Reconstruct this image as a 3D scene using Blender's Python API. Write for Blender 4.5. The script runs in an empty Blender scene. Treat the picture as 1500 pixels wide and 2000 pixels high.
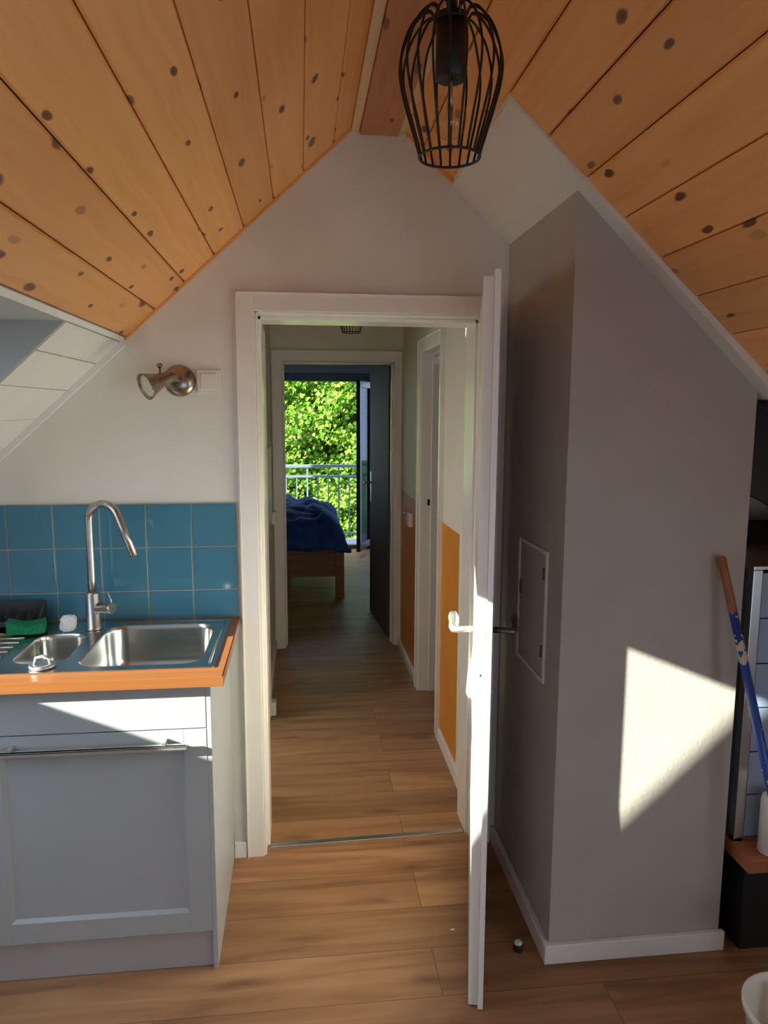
import bpy, bmesh, math, random
from mathutils import Vector, Matrix, noise
random.seed(7)
PI = math.pi
scene = bpy.context.scene
COL = scene.collection

# ------------------------------------------------------------------ camera
H_CAM = 1.655
F_PX, YAW, PITCH, ROLL = 1427.0, math.radians(6.5), math.radians(7.9), math.radians(-0.25)
cam_d = bpy.data.cameras.new('camera')
cam_d.sensor_fit = 'VERTICAL'
cam_d.sensor_height = 36.0
cam_d.lens = F_PX / 2000.0 * 36.0
cam_d.clip_start = 0.02
cam_d.clip_end = 200
cam = bpy.data.objects.new('camera', cam_d)
COL.objects.link(cam)
fw = Vector((math.sin(YAW) * math.cos(PITCH), math.cos(YAW) * math.cos(PITCH), -math.sin(PITCH)))
rt = Vector((math.cos(YAW), -math.sin(YAW), 0))
dn = fw.cross(rt)
r2 = rt * math.cos(ROLL) + dn * math.sin(ROLL)
d2 = dn * math.cos(ROLL) - rt * math.sin(ROLL)
mw = Matrix((r2, -d2, -fw)).transposed().to_4x4()
mw.translation = Vector((0, 0, H_CAM))
cam.matrix_world = mw
scene.camera = cam

# ------------------------------------------------------------------ light and exposure
scene.view_settings.view_transform = 'Standard'
scene.view_settings.look = 'None'
scene.view_settings.gamma = 1.0
scene.view_settings.use_curve_mapping = False
scene.view_settings.exposure = 0.58
scene.cycles.use_denoising = True
scene.cycles.max_bounces = 10
scene.cycles.diffuse_bounces = 6
scene.cycles.glossy_bounces = 4
scene.cycles.transparent_max_bounces = 12
scene.cycles.sample_clamp_indirect = 8.0
scene.cycles.caustics_reflective = True
scene.cycles.caustics_refractive = False

world = bpy.data.worlds.new('sky')
scene.world = world
world.use_nodes = True
bg = world.node_tree.nodes['Background']
bg.inputs['Color'].default_value = (0.57, 0.74, 1.0, 1)
bg.inputs['Strength'].default_value = 3.0

SUN_DIR = Vector((2.7, 1.0, -1.12)).normalized()
sun_d = bpy.data.lights.new('sun', 'SUN')
sun_d.energy = 18.5
sun_d.angle = math.radians(0.6)
sun_d.color = (1.0, 0.985, 0.865)
sun = bpy.data.objects.new('sun', sun_d)
sun.rotation_euler = SUN_DIR.to_track_quat('-Z', 'Y').to_euler()
sun.location = (-8, -3, 6)
COL.objects.link(sun)

def fill_light(name, loc, direction, sx, sy, power, colr):
    d = bpy.data.lights.new(name, 'AREA')
    d.shape = 'RECTANGLE'
    d.size = sx
    d.size_y = sy
    d.energy = power
    d.color = colr
    o = bpy.data.objects.new(name, d)
    o.location = loc
    o.rotation_euler = Vector(direction).to_track_quat('-Z', 'Y').to_euler()
    COL.objects.link(o)
    return o
# added fill lamp, placed as daylight through an invented gable window
fill_light('fill_gable', (0.3, -2.56, 1.15), (0, 1, 0), 1.5, 1.9, 0.6, (0.86, 0.93, 1.0))

# added fill lamps, placed as daylight from an invented dormer and side-room skylight
fill_light('fill_dormer', (2.06, -.30, 1.10), (-1, 0, 0), 1.35, .95, 4.2, (0.93, 0.97, 1.0))
fill_light('fill_side_room', (-1.00, 3.42, 1.44), (.675, 0, -.738), .45, .35, 5, (0.95, 0.98, 1.0))

# ------------------------------------------------------------------ mesh helpers
class MB:
    def __init__(s):
        s.bm = bmesh.new()
        s.smooth = set()
    def box(s, x0, y0, z0, x1, y1, z1, bev=0.0, seg=2):
        x0, x1 = min(x0, x1), max(x0, x1); y0, y1 = min(y0, y1), max(y0, y1); z0, z1 = min(z0, z1), max(z0, z1)
        v = [s.bm.verts.new(p) for p in ((x0,y0,z0),(x1,y0,z0),(x1,y1,z0),(x0,y1,z0),(x0,y0,z1),(x1,y0,z1),(x1,y1,z1),(x0,y1,z1))]
        fs = [s.bm.faces.new([v[i] for i in q]) for q in ((0,3,2,1),(4,5,6,7),(0,1,5,4),(1,2,6,5),(2,3,7,6),(3,0,4,7))]
        if bev > 0:
            es = list({e for f in fs for e in f.edges})
            bmesh.ops.bevel(s.bm, geom=es, offset=bev, segments=seg, affect='EDGES', profile=0.5)
        return s
    def prism(s, poly, axis, a, b, bev=0.0):
        # poly: 2-D outline; axis 'x': (y,z), 'y': (x,z), 'z': (x,y)
        def P(p, t):
            return {'x': (t, p[0], p[1]), 'y': (p[0], t, p[1]), 'z': (p[0], p[1], t)}[axis]
        A = [s.bm.verts.new(P(p, a)) for p in poly]
        B = [s.bm.verts.new(P(p, b)) for p in poly]
        n = len(poly)
        fs = [s.bm.faces.new(A), s.bm.faces.new(B[::-1])]
        for i in range(n):
            fs.append(s.bm.faces.new((A[(i+1) % n], A[i], B[i], B[(i+1) % n])))
        bmesh.ops.recalc_face_normals(s.bm, faces=fs)
        if bev > 0:
            es = list({e for f in fs for e in f.edges})
            bmesh.ops.bevel(s.bm, geom=es, offset=bev, segments=2, affect='EDGES', profile=0.5)
        return s
    def tube(s, pts, r, n=10, closed=False, cap=True, flat=1.0):
        pts = [Vector(p) for p in pts]
        m = len(pts)
        rr = r if isinstance(r, (list, tuple)) else [r] * m
        rings = []
        prev = None
        for i, p in enumerate(pts):
            if closed:
                t = pts[(i+1) % m] - pts[i-1]
            else:
                t = pts[min(i+1, m-1)] - pts[max(i-1, 0)]
            t.normalize()
            if prev is None:
                ref = Vector((0, 0, 1)) if abs(t.z) < 0.9 else Vector((1, 0, 0))
                u = t.cross(ref).normalized()
            else:
                u = (prev - t * prev.dot(t))
                if u.length < 1e-6:
                    u = t.cross(Vector((0, 0, 1)))
                u.normalize()
            prev = u
            w = t.cross(u)
            rings.append([s.bm.verts.new(p + u * (rr[i] * math.cos(2*PI*k/n)) + w * (rr[i] * flat * math.sin(2*PI*k/n))) for k in range(n)])
        rng = m if closed else m - 1
        for i in range(rng):
            A, B = rings[i], rings[(i+1) % m]
            for k in range(n):
                f = s.bm.faces.new((A[k], A[(k+1) % n], B[(k+1) % n], B[k]))
                f.smooth = True
        if cap and not closed:
            s.bm.faces.new(rings[0][::-1]); s.bm.faces.new(rings[-1])
        return s
    def lathe(s, prof, org=(0,0,0), axis=(0,0,1), n=28, cap0=True, cap1=True, smooth=True):
        # prof: list of (radius, height along axis)
        ax = Vector(axis).normalized()
        ref = Vector((1, 0, 0)) if abs(ax.x) < 0.9 else Vector((0, 1, 0))
        u = ax.cross(ref).normalized(); w = ax.cross(u)
        org = Vector(org)
        rings = []
        for r, h in prof:
            rings.append([s.bm.verts.new(org + ax*h + u*(r*math.cos(2*PI*k/n)) + w*(r*math.sin(2*PI*k/n))) for k in range(n)])
        fs = []
        for A, B in zip(rings, rings[1:]):
            for k in range(n):
                f = s.bm.faces.new((A[k], A[(k+1) % n], B[(k+1) % n], B[k])); f.smooth = smooth; fs.append(f)
        if cap0: fs.append(s.bm.faces.new(rings[0][::-1]))
        if cap1: fs.append(s.bm.faces.new(rings[-1]))
        return s
    def rotate(s, ang, axis, cent):
        bmesh.ops.rotate(s.bm, verts=s.bm.verts, cent=cent, matrix=Matrix.Rotation(ang, 3, axis))
        return s
    def build(s, name, mat, parent=None, kind=None, label=None, cat=None, group=None, sharp=None):
        bmesh.ops.recalc_face_normals(s.bm, faces=s.bm.faces)
        me = bpy.data.meshes.new(name)
        s.bm.to_mesh(me); s.bm.free()
        if mat is not None:
            me.materials.append(mat)
        o = bpy.data.objects.new(name, me)
        COL.objects.link(o)
        if parent is not None:
            o.parent = parent
            o.matrix_parent_inverse = Matrix.Translation(parent_loc(parent)).inverted()
        if kind: o['kind'] = kind
        if label: o['label'] = label
        if cat: o['category'] = cat
        if group: o['group'] = group
        return o

def parent_loc(p):
    v = Vector(p.location)
    while p.parent is not None:
        p = p.parent
        v = v + Vector(p.location)
    return v if True else v

def thing(name, label, cat, loc, group=None, kind=None):
    o = bpy.data.objects.new(name, None)
    o.empty_display_size = 0.05
    o.location = loc
    o['label'] = label
    o['category'] = cat
    if group: o['group'] = group
    if kind: o['kind'] = kind
    COL.objects.link(o)
    return o

def subsurf(o, lv=2):
    m = o.modifiers.new('sub', 'SUBSURF'); m.levels = lv; m.render_levels = lv

# ------------------------------------------------------------------ materials
def new_mat(name):
    m = bpy.data.materials.new(name); m.use_nodes = True
    nt = m.node_tree
    return m, nt, nt.nodes['Principled BSDF']
def N(nt, t, **kw):
    n = nt.nodes.new(t)
    for k, v in kw.items():
        if hasattr(n, k): setattr(n, k, v)
        else: n.inputs[k].default_value = v
    return n
def L(nt, a, b): nt.links.new(a, b)

def plain(name, col, rough=0.5, metal=0.0, var=0.04, vscale=6.0, bump=0.0, bscale=60.0, spec=0.5, coat=0.0):
    m, nt, b = new_mat(name)
    tc = N(nt, 'ShaderNodeTexCoord')
    no = N(nt, 'ShaderNodeTexNoise'); no.inputs['Scale'].default_value = vscale; no.inputs['Detail'].default_value = 4
    L(nt, tc.outputs['Object'], no.inputs['Vector'])
    r = N(nt, 'ShaderNodeValToRGB')
    r.color_ramp.elements[0].position = 0.3; r.color_ramp.elements[1].position = 0.7
    r.color_ramp.elements[0].color = tuple(max(0, c * (1 - var)) for c in col) + (1,)
    r.color_ramp.elements[1].color = tuple(min(1, c * (1 + var)) for c in col) + (1,)
    L(nt, no.outputs['Fac'], r.inputs['Fac']); L(nt, r.outputs['Color'], b.inputs['Base Color'])
    b.inputs['Roughness'].default_value = rough
    b.inputs['Metallic'].default_value = metal
    b.inputs['Specular IOR Level'].default_value = spec
    b.inputs['Coat Weight'].default_value = coat
    if bump > 0:
        n2 = N(nt, 'ShaderNodeTexNoise'); n2.inputs['Scale'].default_value = bscale; n2.inputs['Detail'].default_value = 5
        L(nt, tc.outputs['Object'], n2.inputs['Vector'])
        bp = N(nt, 'ShaderNodeBump'); bp.inputs['Strength'].default_value = bump; bp.inputs['Distance'].default_value = 0.01
        L(nt, n2.outputs['Fac'], bp.inputs['Height']); L(nt, bp.outputs['Normal'], b.inputs['Normal'])
    return m

def pine_mat(name, light, dark, knot, rough=0.38, grain_axis='Y', kscale=(11.5, 3.8)):
    m, nt, b = new_mat(name)
    tc = N(nt, 'ShaderNodeTexCoord')
    geo = N(nt, 'ShaderNodeNewGeometry')
    off = N(nt, 'ShaderNodeCombineXYZ')
    mul = N(nt, 'ShaderNodeMath', operation='MULTIPLY'); mul.inputs[1].default_value = 37.0
    L(nt, geo.outputs['Random Per Island'], mul.inputs[0])
    L(nt, mul.outputs[0], off.inputs['Y' if grain_axis == 'Y' else 'X'])
    L(nt, mul.outputs[0], off.inputs['Z'])
    add = N(nt, 'ShaderNodeVectorMath', operation='ADD')
    L(nt, tc.outputs['Object'], add.inputs[0]); L(nt, off.outputs[0], add.inputs[1])
    # knots
    mp = N(nt, 'ShaderNodeMapping')
    ks = (kscale[0], kscale[1], 0.0) if grain_axis == 'Y' else (kscale[1], kscale[0], 0.0)
    if grain_axis == 'X': ks = (kscale[1], kscale[0], kscale[0])
    mp.inputs['Scale'].default_value = ks
    wn = N(nt, 'ShaderNodeTexNoise'); wn.inputs['Scale'].default_value = 14
    L(nt, add.outputs[0], wn.inputs['Vector'])
    wmix = N(nt, 'ShaderNodeVectorMath', operation='MULTIPLY_ADD')
    wmix.inputs[1].default_value = (0.012, 0.030, 0.012)
    L(nt, wn.outputs['Color'], wmix.inputs[0]); L(nt, add.outputs[0], wmix.inputs[2])
    L(nt, wmix.outputs[0], mp.inputs['Vector'])
    vo = N(nt, 'ShaderNodeTexVoronoi', feature='F1', voronoi_dimensions='2D'); vo.inputs['Scale'].default_value = 1.0; vo.inputs['Randomness'].default_value = 0.95
    L(nt, mp.outputs[0], vo.inputs['Vector'])
    kr = N(nt, 'ShaderNodeValToRGB')
    e = kr.color_ramp.elements
    e[0].position = 0.0; e[0].color = (1, 1, 1, 1)
    e[1].position = 0.118; e[1].color = (0, 0, 0, 1)
    k2 = kr.color_ramp.elements.new(0.078); k2.color = (0.92, 0.92, 0.92, 1)
    sz = N(nt, 'ShaderNodeSeparateColor'); L(nt, vo.outputs['Color'], sz.inputs[0])
    szr = N(nt, 'ShaderNodeMapRange'); szr.inputs['To Min'].default_value = 0.75; szr.inputs['To Max'].default_value = 1.9
    L(nt, sz.outputs[1], szr.inputs['Value'])
    szm = N(nt, 'ShaderNodeMath', operation='MULTIPLY'); L(nt, vo.outputs['Distance'], szm.inputs[0]); L(nt, szr.outputs[0], szm.inputs[1])
    L(nt, szm.outputs[0], kr.inputs['Fac'])
    # grain, bending round the knots
    gm = N(nt, 'ShaderNodeMapping')
    gm.inputs['Scale'].default_value = (38, 1.1, 38) if grain_axis == 'Y' else (1.1, 38, 38)
    bend = N(nt, 'ShaderNodeVectorMath', operation='MULTIPLY_ADD')
    bend.inputs[1].default_value = (0.018, 0.0, 0.018) if grain_axis == 'Y' else (0, 0.018, 0.018)
    L(nt, vo.outputs['Distance'], bend.inputs[0]); L(nt, add.outputs[0], bend.inputs[2])
    L(nt, bend.outputs[0], gm.inputs['Vector'])
    gn = N(nt, 'ShaderNodeTexNoise'); gn.inputs['Scale'].default_value = 1.0; gn.inputs['Detail'].default_value = 5; gn.inputs['Distortion'].default_value = 0.6
    L(nt, gm.outputs[0], gn.inputs['Vector'])
    gr = N(nt, 'ShaderNodeValToRGB')
    gr.color_ramp.elements[0].position = 0.30; gr.color_ramp.elements[0].color = dark + (1,)
    gr.color_ramp.elements[1].position = 0.62; gr.color_ramp.elements[1].color = light + (1,)
    L(nt, gn.outputs['Fac'], gr.inputs['Fac'])
    hs = N(nt, 'ShaderNodeHueSaturation')
    vr = N(nt, 'ShaderNodeMapRange'); vr.inputs['To Min'].default_value = 0.86; vr.inputs['To Max'].default_value = 1.10
    L(nt, geo.outputs['Random Per Island'], vr.inputs['Value']); L(nt, vr.outputs[0], hs.inputs['Value'])
    L(nt, gr.outputs['Color'], hs.inputs['Color'])
    mx = N(nt, 'ShaderNodeMix', data_type='RGBA')
    sx = N(nt, 'ShaderNodeSeparateColor'); L(nt, vo.outputs['Color'], sx.inputs[0])
    keep = N(nt, 'ShaderNodeMapRange'); keep.inputs['From Min'].default_value = 0.12; keep.inputs['From Max'].default_value = 0.38
    L(nt, sx.outputs[0], keep.inputs['Value'])
    kk = N(nt, 'ShaderNodeMath', operation='MULTIPLY'); L(nt, kr.outputs['Color'], kk.inputs[0]); L(nt, keep.outputs[0], kk.inputs[1])
    L(nt, kk.outputs[0], mx.inputs[0]); L(nt, hs.outputs['Color'], mx.inputs[6]); mx.inputs[7].default_value = knot + (1,)
    L(nt, mx.outputs[2], b.inputs['Base Color'])
    b.inputs['Roughness'].default_value = rough
    bp = N(nt, 'ShaderNodeBump'); bp.inputs['Strength'].default_value = 0.08; bp.inputs['Distance'].default_value = 0.01
    L(nt, gn.outputs['Fac'], bp.inputs['Height']); L(nt, bp.outputs['Normal'], b.inputs['Normal'])
    return m

def laminate_mat(name):
    m, nt, b = new_mat(name)
    tc = N(nt, 'ShaderNodeTexCoord')
    mp = N(nt, 'ShaderNodeMapping'); mp.inputs['Location'].default_value = (0.42, 0.055, 0)
    L(nt, tc.outputs['Object'], mp.inputs['Vector'])
    br = N(nt, 'ShaderNodeTexBrick'); br.offset = 0.37; br.squash = 1.0
    br.inputs['Scale'].default_value = 1.0; br.inputs['Brick Width'].default_value = 1.28; br.inputs['Row Height'].default_value = 0.19
    br.inputs['Mortar Size'].default_value = 0.0012; br.inputs['Mortar Smooth'].default_value = 0.2
    br.inputs['Color1'].default_value = (0, 0, 0, 1); br.inputs['Color2'].default_value = (1, 1, 1, 1); br.inputs['Mortar'].default_value = (0.5, 0.5, 0.5, 1)
    L(nt, mp.outputs[0], br.inputs['Vector'])
    off = N(nt, 'ShaderNodeVectorMath', operation='MULTIPLY_ADD'); off.inputs[1].default_value = (11, 5, 7)
    L(nt, br.outputs['Color'], off.inputs[0]); L(nt, tc.outputs['Object'], off.inputs[2])
    gm = N(nt, 'ShaderNodeMapping'); gm.inputs['Scale'].default_value = (1.5, 17, 1)
    L(nt, off.outputs[0], gm.inputs['Vector'])
    gn = N(nt, 'ShaderNodeTexNoise'); gn.inputs['Scale'].default_value = 1.0; gn.inputs['Detail'].default_value = 7; gn.inputs['Distortion'].default_value = 0.9
    L(nt, gm.outputs[0], gn.inputs['Vector'])
    gr = N(nt, 'ShaderNodeValToRGB')
    e = gr.color_ramp.elements
    e[0].position = 0.26; e[0].color = (0.235, 0.112, 0.052, 1)
    e[1].position = 0.72; e[1].color = (0.47, 0.255, 0.125, 1)
    k = e.new(0.48); k.color = (0.375, 0.19, 0.09, 1)
    L(nt, gn.outputs['Fac'], gr.inputs['Fac'])
    # dark knots
    km = N(nt, 'ShaderNodeMapping'); km.inputs['Scale'].default_value = (1.3, 4.6, 0)
    L(nt, off.outputs[0], km.inputs['Vector'])
    wn = N(nt, 'ShaderNodeTexNoise'); wn.inputs['Scale'].default_value = 4
    L(nt, off.outputs[0], wn.inputs['Vector'])
    ad = N(nt, 'ShaderNodeVectorMath', operation='MULTIPLY_ADD'); ad.inputs[1].default_value = (0.25, 0.25, 0)
    L(nt, wn.outputs['Color'], ad.inputs[0]); L(nt, km.outputs[0], ad.inputs[2])
    vo = N(nt, 'ShaderNodeTexVoronoi', voronoi_dimensions='2D'); vo.inputs['Scale'].default_value = 1.0
    L(nt, ad.outputs[0], vo.inputs['Vector'])
    kr = N(nt, 'ShaderNodeValToRGB')
    kr.color_ramp.elements[0].position = 0.02; kr.color_ramp.elements[0].color = (0.6, 0.6, 0.6, 1)
    kr.color_ramp.elements[1].position = 0.13; kr.color_ramp.elements[1].color = (0, 0, 0, 1)
    L(nt, vo.outputs['Distance'], kr.inputs['Fac'])
    mx = N(nt, 'ShaderNodeMix', data_type='RGBA')
    L(nt, kr.outputs['Color'], mx.inputs[0]); L(nt, gr.outputs['Color'], mx.inputs[6]); mx.inputs[7].default_value = (0.13, 0.055, 0.026, 1)
    hs = N(nt, 'ShaderNodeHueSaturation')
    vr = N(nt, 'ShaderNodeMapRange'); vr.inputs['To Min'].default_value = 0.80; vr.inputs['To Max'].default_value = 1.12
    L(nt, br.outputs['Color'], vr.inputs['Value']); L(nt, vr.outputs[0], hs.inputs['Value']); L(nt, mx.outputs[2], hs.inputs['Color'])
    m2 = N(nt, 'ShaderNodeMix', data_type='RGBA')
    L(nt, br.outputs['Fac'], m2.inputs[0]); L(nt, hs.outputs['Color'], m2.inputs[6]); m2.inputs[7].default_value = (0.15, 0.07, 0.035, 1)
    L(nt, m2.outputs[2], b.inputs['Base Color'])
    b.inputs['Roughness'].default_value = 0.45
    b.inputs['Specular IOR Level'].default_value = 0.35
    bp = N(nt, 'ShaderNodeBump'); bp.inputs['Strength'].default_value = 0.10; bp.inputs['Distance'].default_value = 0.01
    L(nt, gn.outputs['Fac'], bp.inputs['Height']); L(nt, bp.outputs['Normal'], b.inputs['Normal'])
    return m

def glass_mat(name, tint=(1, 1, 1), rough=0.0, fac=1.0):
    m = bpy.data.materials.new(name); m.use_nodes = True
    nt = m.node_tree
    nt.nodes.remove(nt.nodes['Principled BSDF'])
    out = nt.nodes['Material Output']
    tr = N(nt, 'ShaderNodeBsdfTransparent'); tr.inputs['Color'].default_value = tint + (1,)
    gl = N(nt, 'ShaderNodeBsdfGlossy'); gl.inputs['Roughness'].default_value = rough
    lw = N(nt, 'ShaderNodeLayerWeight'); lw.inputs['Blend'].default_value = 0.5
    pw = N(nt, 'ShaderNodeMath', operation='POWER'); pw.inputs[1].default_value = 4.5
    L(nt, lw.outputs['Facing'], pw.inputs[0])
    mu = N(nt, 'ShaderNodeMath', operation='MULTIPLY_ADD'); mu.inputs[1].default_value = 0.85 * fac; mu.inputs[2].default_value = 0.045 * fac
    L(nt, pw.outputs[0], mu.inputs[0])
    mx = N(nt, 'ShaderNodeMixShader')
    L(nt, mu.outputs[0], mx.inputs[0]); L(nt, tr.outputs[0], mx.inputs[1]); L(nt, gl.outputs[0], mx.inputs[2])
    L(nt, mx.outputs[0], out.inputs['Surface'])
    return m

def brushed(name, col, rough=0.25, axis=(2, 60, 60)):
    m, nt, b = new_mat(name)
    tc = N(nt, 'ShaderNodeTexCoord')
    mp = N(nt, 'ShaderNodeMapping'); mp.inputs['Scale'].default_value = axis
    L(nt, tc.outputs['Object'], mp.inputs['Vector'])
    no = N(nt, 'ShaderNodeTexNoise'); no.inputs['Scale'].default_value = 6; no.inputs['Detail'].default_value = 3
    L(nt, mp.outputs[0], no.inputs['Vector'])
    mr = N(nt, 'ShaderNodeMapRange'); mr.inputs['To Min'].default_value = rough * 0.8; mr.inputs['To Max'].default_value = rough * 1.25
    L(nt, no.outputs['Fac'], mr.inputs['Value']); L(nt, mr.outputs[0], b.inputs['Roughness'])
    b.inputs['Base Color'].default_value = col + (1,)
    b.inputs['Metallic'].default_value = 1.0
    return m

def leaf_mat(name, c0, c1, c2):
    m = bpy.data.materials.new(name); m.use_nodes = True
    nt = m.node_tree; nt.nodes.remove(nt.nodes['Principled BSDF'])
    out = nt.nodes['Material Output']
    geo = N(nt, 'ShaderNodeNewGeometry')
    r = N(nt, 'ShaderNodeValToRGB')
    r.color_ramp.elements[0].color = c0 + (1,); r.color_ramp.elements[1].color = c2 + (1,)
    k = r.color_ramp.elements.new(0.5); k.color = c1 + (1,)
    L(nt, geo.outputs['Random Per Island'], r.inputs['Fac'])
    di = N(nt, 'ShaderNodeBsdfDiffuse'); tl = N(nt, 'ShaderNodeBsdfTranslucent')
    L(nt, r.outputs['Color'], di.inputs['Color']); L(nt, r.outputs['Color'], tl.inputs['Color'])
    mx = N(nt, 'ShaderNodeMixShader'); mx.inputs[0].default_value = 0.45
    L(nt, di.outputs[0], mx.inputs[1]); L(nt, tl.outputs[0], mx.inputs[2]); L(nt, mx.outputs[0], out.inputs['Surface'])
    return m

def worn_pole_mat(name):
    m, nt, b = new_mat(name)
    tc = N(nt, 'ShaderNodeTexCoord')
    no = N(nt, 'ShaderNodeTexNoise'); no.inputs['Scale'].default_value = 55; no.inputs['Detail'].default_value = 4
    L(nt, tc.outputs['Object'], no.inputs['Vector'])
    sp = N(nt, 'ShaderNodeSeparateXYZ'); L(nt, tc.outputs['Object'], sp.inputs[0])
    # worn patch of old paint on the upper stretch of the pole
    a = N(nt, 'ShaderNodeMapRange'); a.inputs['From Min'].default_value = 0.935; a.inputs['From Max'].default_value = 0.965; a.clamp = True
    c = N(nt, 'ShaderNodeMapRange'); c.inputs['From Min'].default_value = 1.045; c.inputs['From Max'].default_value = 1.015; c.clamp = True
    L(nt, sp.outputs['Z'], a.inputs['Value']); L(nt, sp.outputs['Z'], c.inputs['Value'])
    mu = N(nt, 'ShaderNodeMath', operation='MULTIPLY'); L(nt, a.outputs[0], mu.inputs[0]); L(nt, c.outputs[0], mu.inputs[1])
    m2 = N(nt, 'ShaderNodeMath', operation='MULTIPLY_ADD'); m2.inputs[1].default_value = 0.22; L(nt, mu.outputs[0], m2.inputs[0]); L(nt, no.outputs['Fac'], m2.inputs[2])
    th = N(nt, 'ShaderNodeMath', operation='GREATER_THAN'); th.inputs[1].default_value = 0.66
    L(nt, m2.outputs[0], th.inputs[0])
    mx = N(nt, 'ShaderNodeMix', data_type='RGBA')
    L(nt, th.outputs[0], mx.inputs[0]); mx.inputs[6].default_value = (0.012, 0.06, 0.30, 1); mx.inputs[7].default_value = (0.60, 0.56, 0.46, 1)
    L(nt, mx.outputs[2], b.inputs['Base Color']); b.inputs['Roughness'].default_value = 0.35
    return m

M = {}
M['wall'] = plain('wall_paint', (0.76, 0.735, 0.655), 0.75, var=0.035, vscale=5, bump=0.10, bscale=38)
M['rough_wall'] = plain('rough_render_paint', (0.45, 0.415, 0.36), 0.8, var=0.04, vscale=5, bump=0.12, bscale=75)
M['hall_wall'] = plain('hall_cream_paint', (0.72, 0.66, 0.53), 0.6, var=0.03, vscale=5, bump=0.12, bscale=40)
M['orange'] = plain('orange_paint', (0.62, 0.235, 0.018), 0.45, var=0.05, vscale=4, bump=0.08)
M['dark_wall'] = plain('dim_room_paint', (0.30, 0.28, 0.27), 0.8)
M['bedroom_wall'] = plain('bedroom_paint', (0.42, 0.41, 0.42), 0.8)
M['enamel'] = plain('white_enamel', (0.84, 0.80, 0.73), 0.22, var=0.02)
M['white_board'] = plain('white_board_paint', (0.78, 0.78, 0.73), 0.4, var=0.03, bump=0.05)
M['groove'] = plain('groove_dark', (0.20, 0.12, 0.07), 0.9)
M['groove_white'] = plain('groove_grey', (0.45, 0.45, 0.42), 0.9)
M['reveal'] = plain('reveal_paint', (0.38, 0.385, 0.36), 0.6)
M['pine'] = pine_mat('pine_boards', (0.90, 0.445, 0.14), (0.82, 0.37, 0.108), (0.13, 0.040, 0.012))
M['beam'] = pine_mat('ridge_beam_wood', (0.52, 0.22, 0.075), (0.42, 0.16, 0.05), (0.15, 0.05, 0.02))
M['batten'] = pine_mat('pale_batten', (0.72, 0.50, 0.28), (0.64, 0.42, 0.22), (0.45, 0.25, 0.11))
M['laminate'] = laminate_mat('laminate_planks')
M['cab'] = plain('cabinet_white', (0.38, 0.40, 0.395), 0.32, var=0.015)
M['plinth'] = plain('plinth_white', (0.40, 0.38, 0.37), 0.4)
M['worktop'] = pine_mat('orange_worktop', (0.31, 0.118, 0.033), (0.275, 0.10, 0.027), (0.24, 0.083, 0.022), 0.3, 'X', (3, 0.4))
M['steel'] = brushed('sink_steel', (0.62, 0.61, 0.58), 0.20)
M['nickel'] = brushed('brushed_nickel', (0.50, 0.47, 0.42), 0.28, (40, 40, 3))
M['bronze'] = brushed('spot_metal', (0.36, 0.30, 0.23), 0.26, (20, 20, 20))
M['alu'] = brushed('aluminium', (0.70, 0.70, 0.69), 0.30)
M['darkmetal'] = brushed('dull_metal', (0.15, 0.15, 0.14), 0.4)
M['handle'] = plain('silver_handle', (0.60, 0.61, 0.58), 0.30, metal=0.75)
M['black'] = plain('black_metal', (0.006, 0.006, 0.007), 0.45)
M['black_panel'] = plain('black_panel', (0.012, 0.012, 0.014), 0.5)
M['tile'] = plain('blue_tile', (0.058, 0.20, 0.29), 0.10, var=0.06, vscale=4, bump=0.03, bscale=9)
M['grout'] = plain('grout', (0.42, 0.40, 0.34), 0.9)
M['cream_plastic'] = plain('cream_plastic', (0.78, 0.74, 0.64), 0.35, var=0.01)
M['white_plastic'] = plain('white_plastic', (0.80, 0.80, 0.77), 0.35, var=0.01)
M['sponge'] = plain('green_sponge', (0.008, 0.22, 0.085), 0.95, var=0.25, vscale=90, bump=0.8, bscale=160)
M['paper'] = plain('white_paper', (0.74, 0.74, 0.70), 0.9, bump=0.4, bscale=60)
M['rack'] = plain('dark_grey_plastic', (0.035, 0.034, 0.034), 0.5)
M['pole'] = worn_pole_mat('blue_pole')
M['wood_brown'] = pine_mat('brown_wood', (0.30, 0.12, 0.05), (0.22, 0.085, 0.035), (0.1, 0.04, 0.02), 0.5, 'X', (3, 1))
M['red_wood'] = pine_mat('red_wood', (0.45, 0.17, 0.075), (0.36, 0.125, 0.05), (0.28, 0.09, 0.035), 0.45, 'X', (3, 0.5))
M['bed_wood'] = pine_mat('bed_pine', (0.30, 0.125, 0.04), (0.24, 0.09, 0.03), (0.2, 0.08, 0.03), 0.5, 'X', (3, 0.6))
M['duvet'] = plain('blue_cotton', (0.028, 0.075, 0.32), 0.85, var=0.35, vscale=14, bump=0.3, bscale=40)
M['mattress'] = plain('mattress_cloth', (0.10, 0.11, 0.20), 0.9)
M['clear'] = glass_mat('window_glass', (0.97, 0.98, 0.98))
M['sash_glass'] = glass_mat('sash_glass', (0.72, 0.82, 0.97), fac=.25)  # blue of the reflected sky is put into the pane tint
M['bulb'] = glass_mat('bulb_glass', (0.96, 0.95, 0.93), fac=.6)
M['frost'] = plain('frosted_plastic', (0.46, 0.58, 0.74), 0.25, var=0.05)
M['frost'].node_tree.nodes['Principled BSDF'].inputs['Alpha'].default_value = 0.62
M['winframe'] = plain('grey_blue_frame', (0.12, 0.14, 0.17), 0.4)
M['darkframe'] = plain('dark_frame', (0.03, 0.033, 0.04), 0.4)
M['rail'] = plain('galvanised_rail', (0.20, 0.26, 0.29), 0.5, metal=0.2)
M['bark'] = plain('bark', (0.09, 0.06, 0.04), 0.9, var=0.3, vscale=20, bump=0.5)
M['leaf'] = leaf_mat('maple_leaf', (0.07, 0.19, 0.016), (0.17, 0.31, 0.028), (0.36, 0.43, 0.10))
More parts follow.
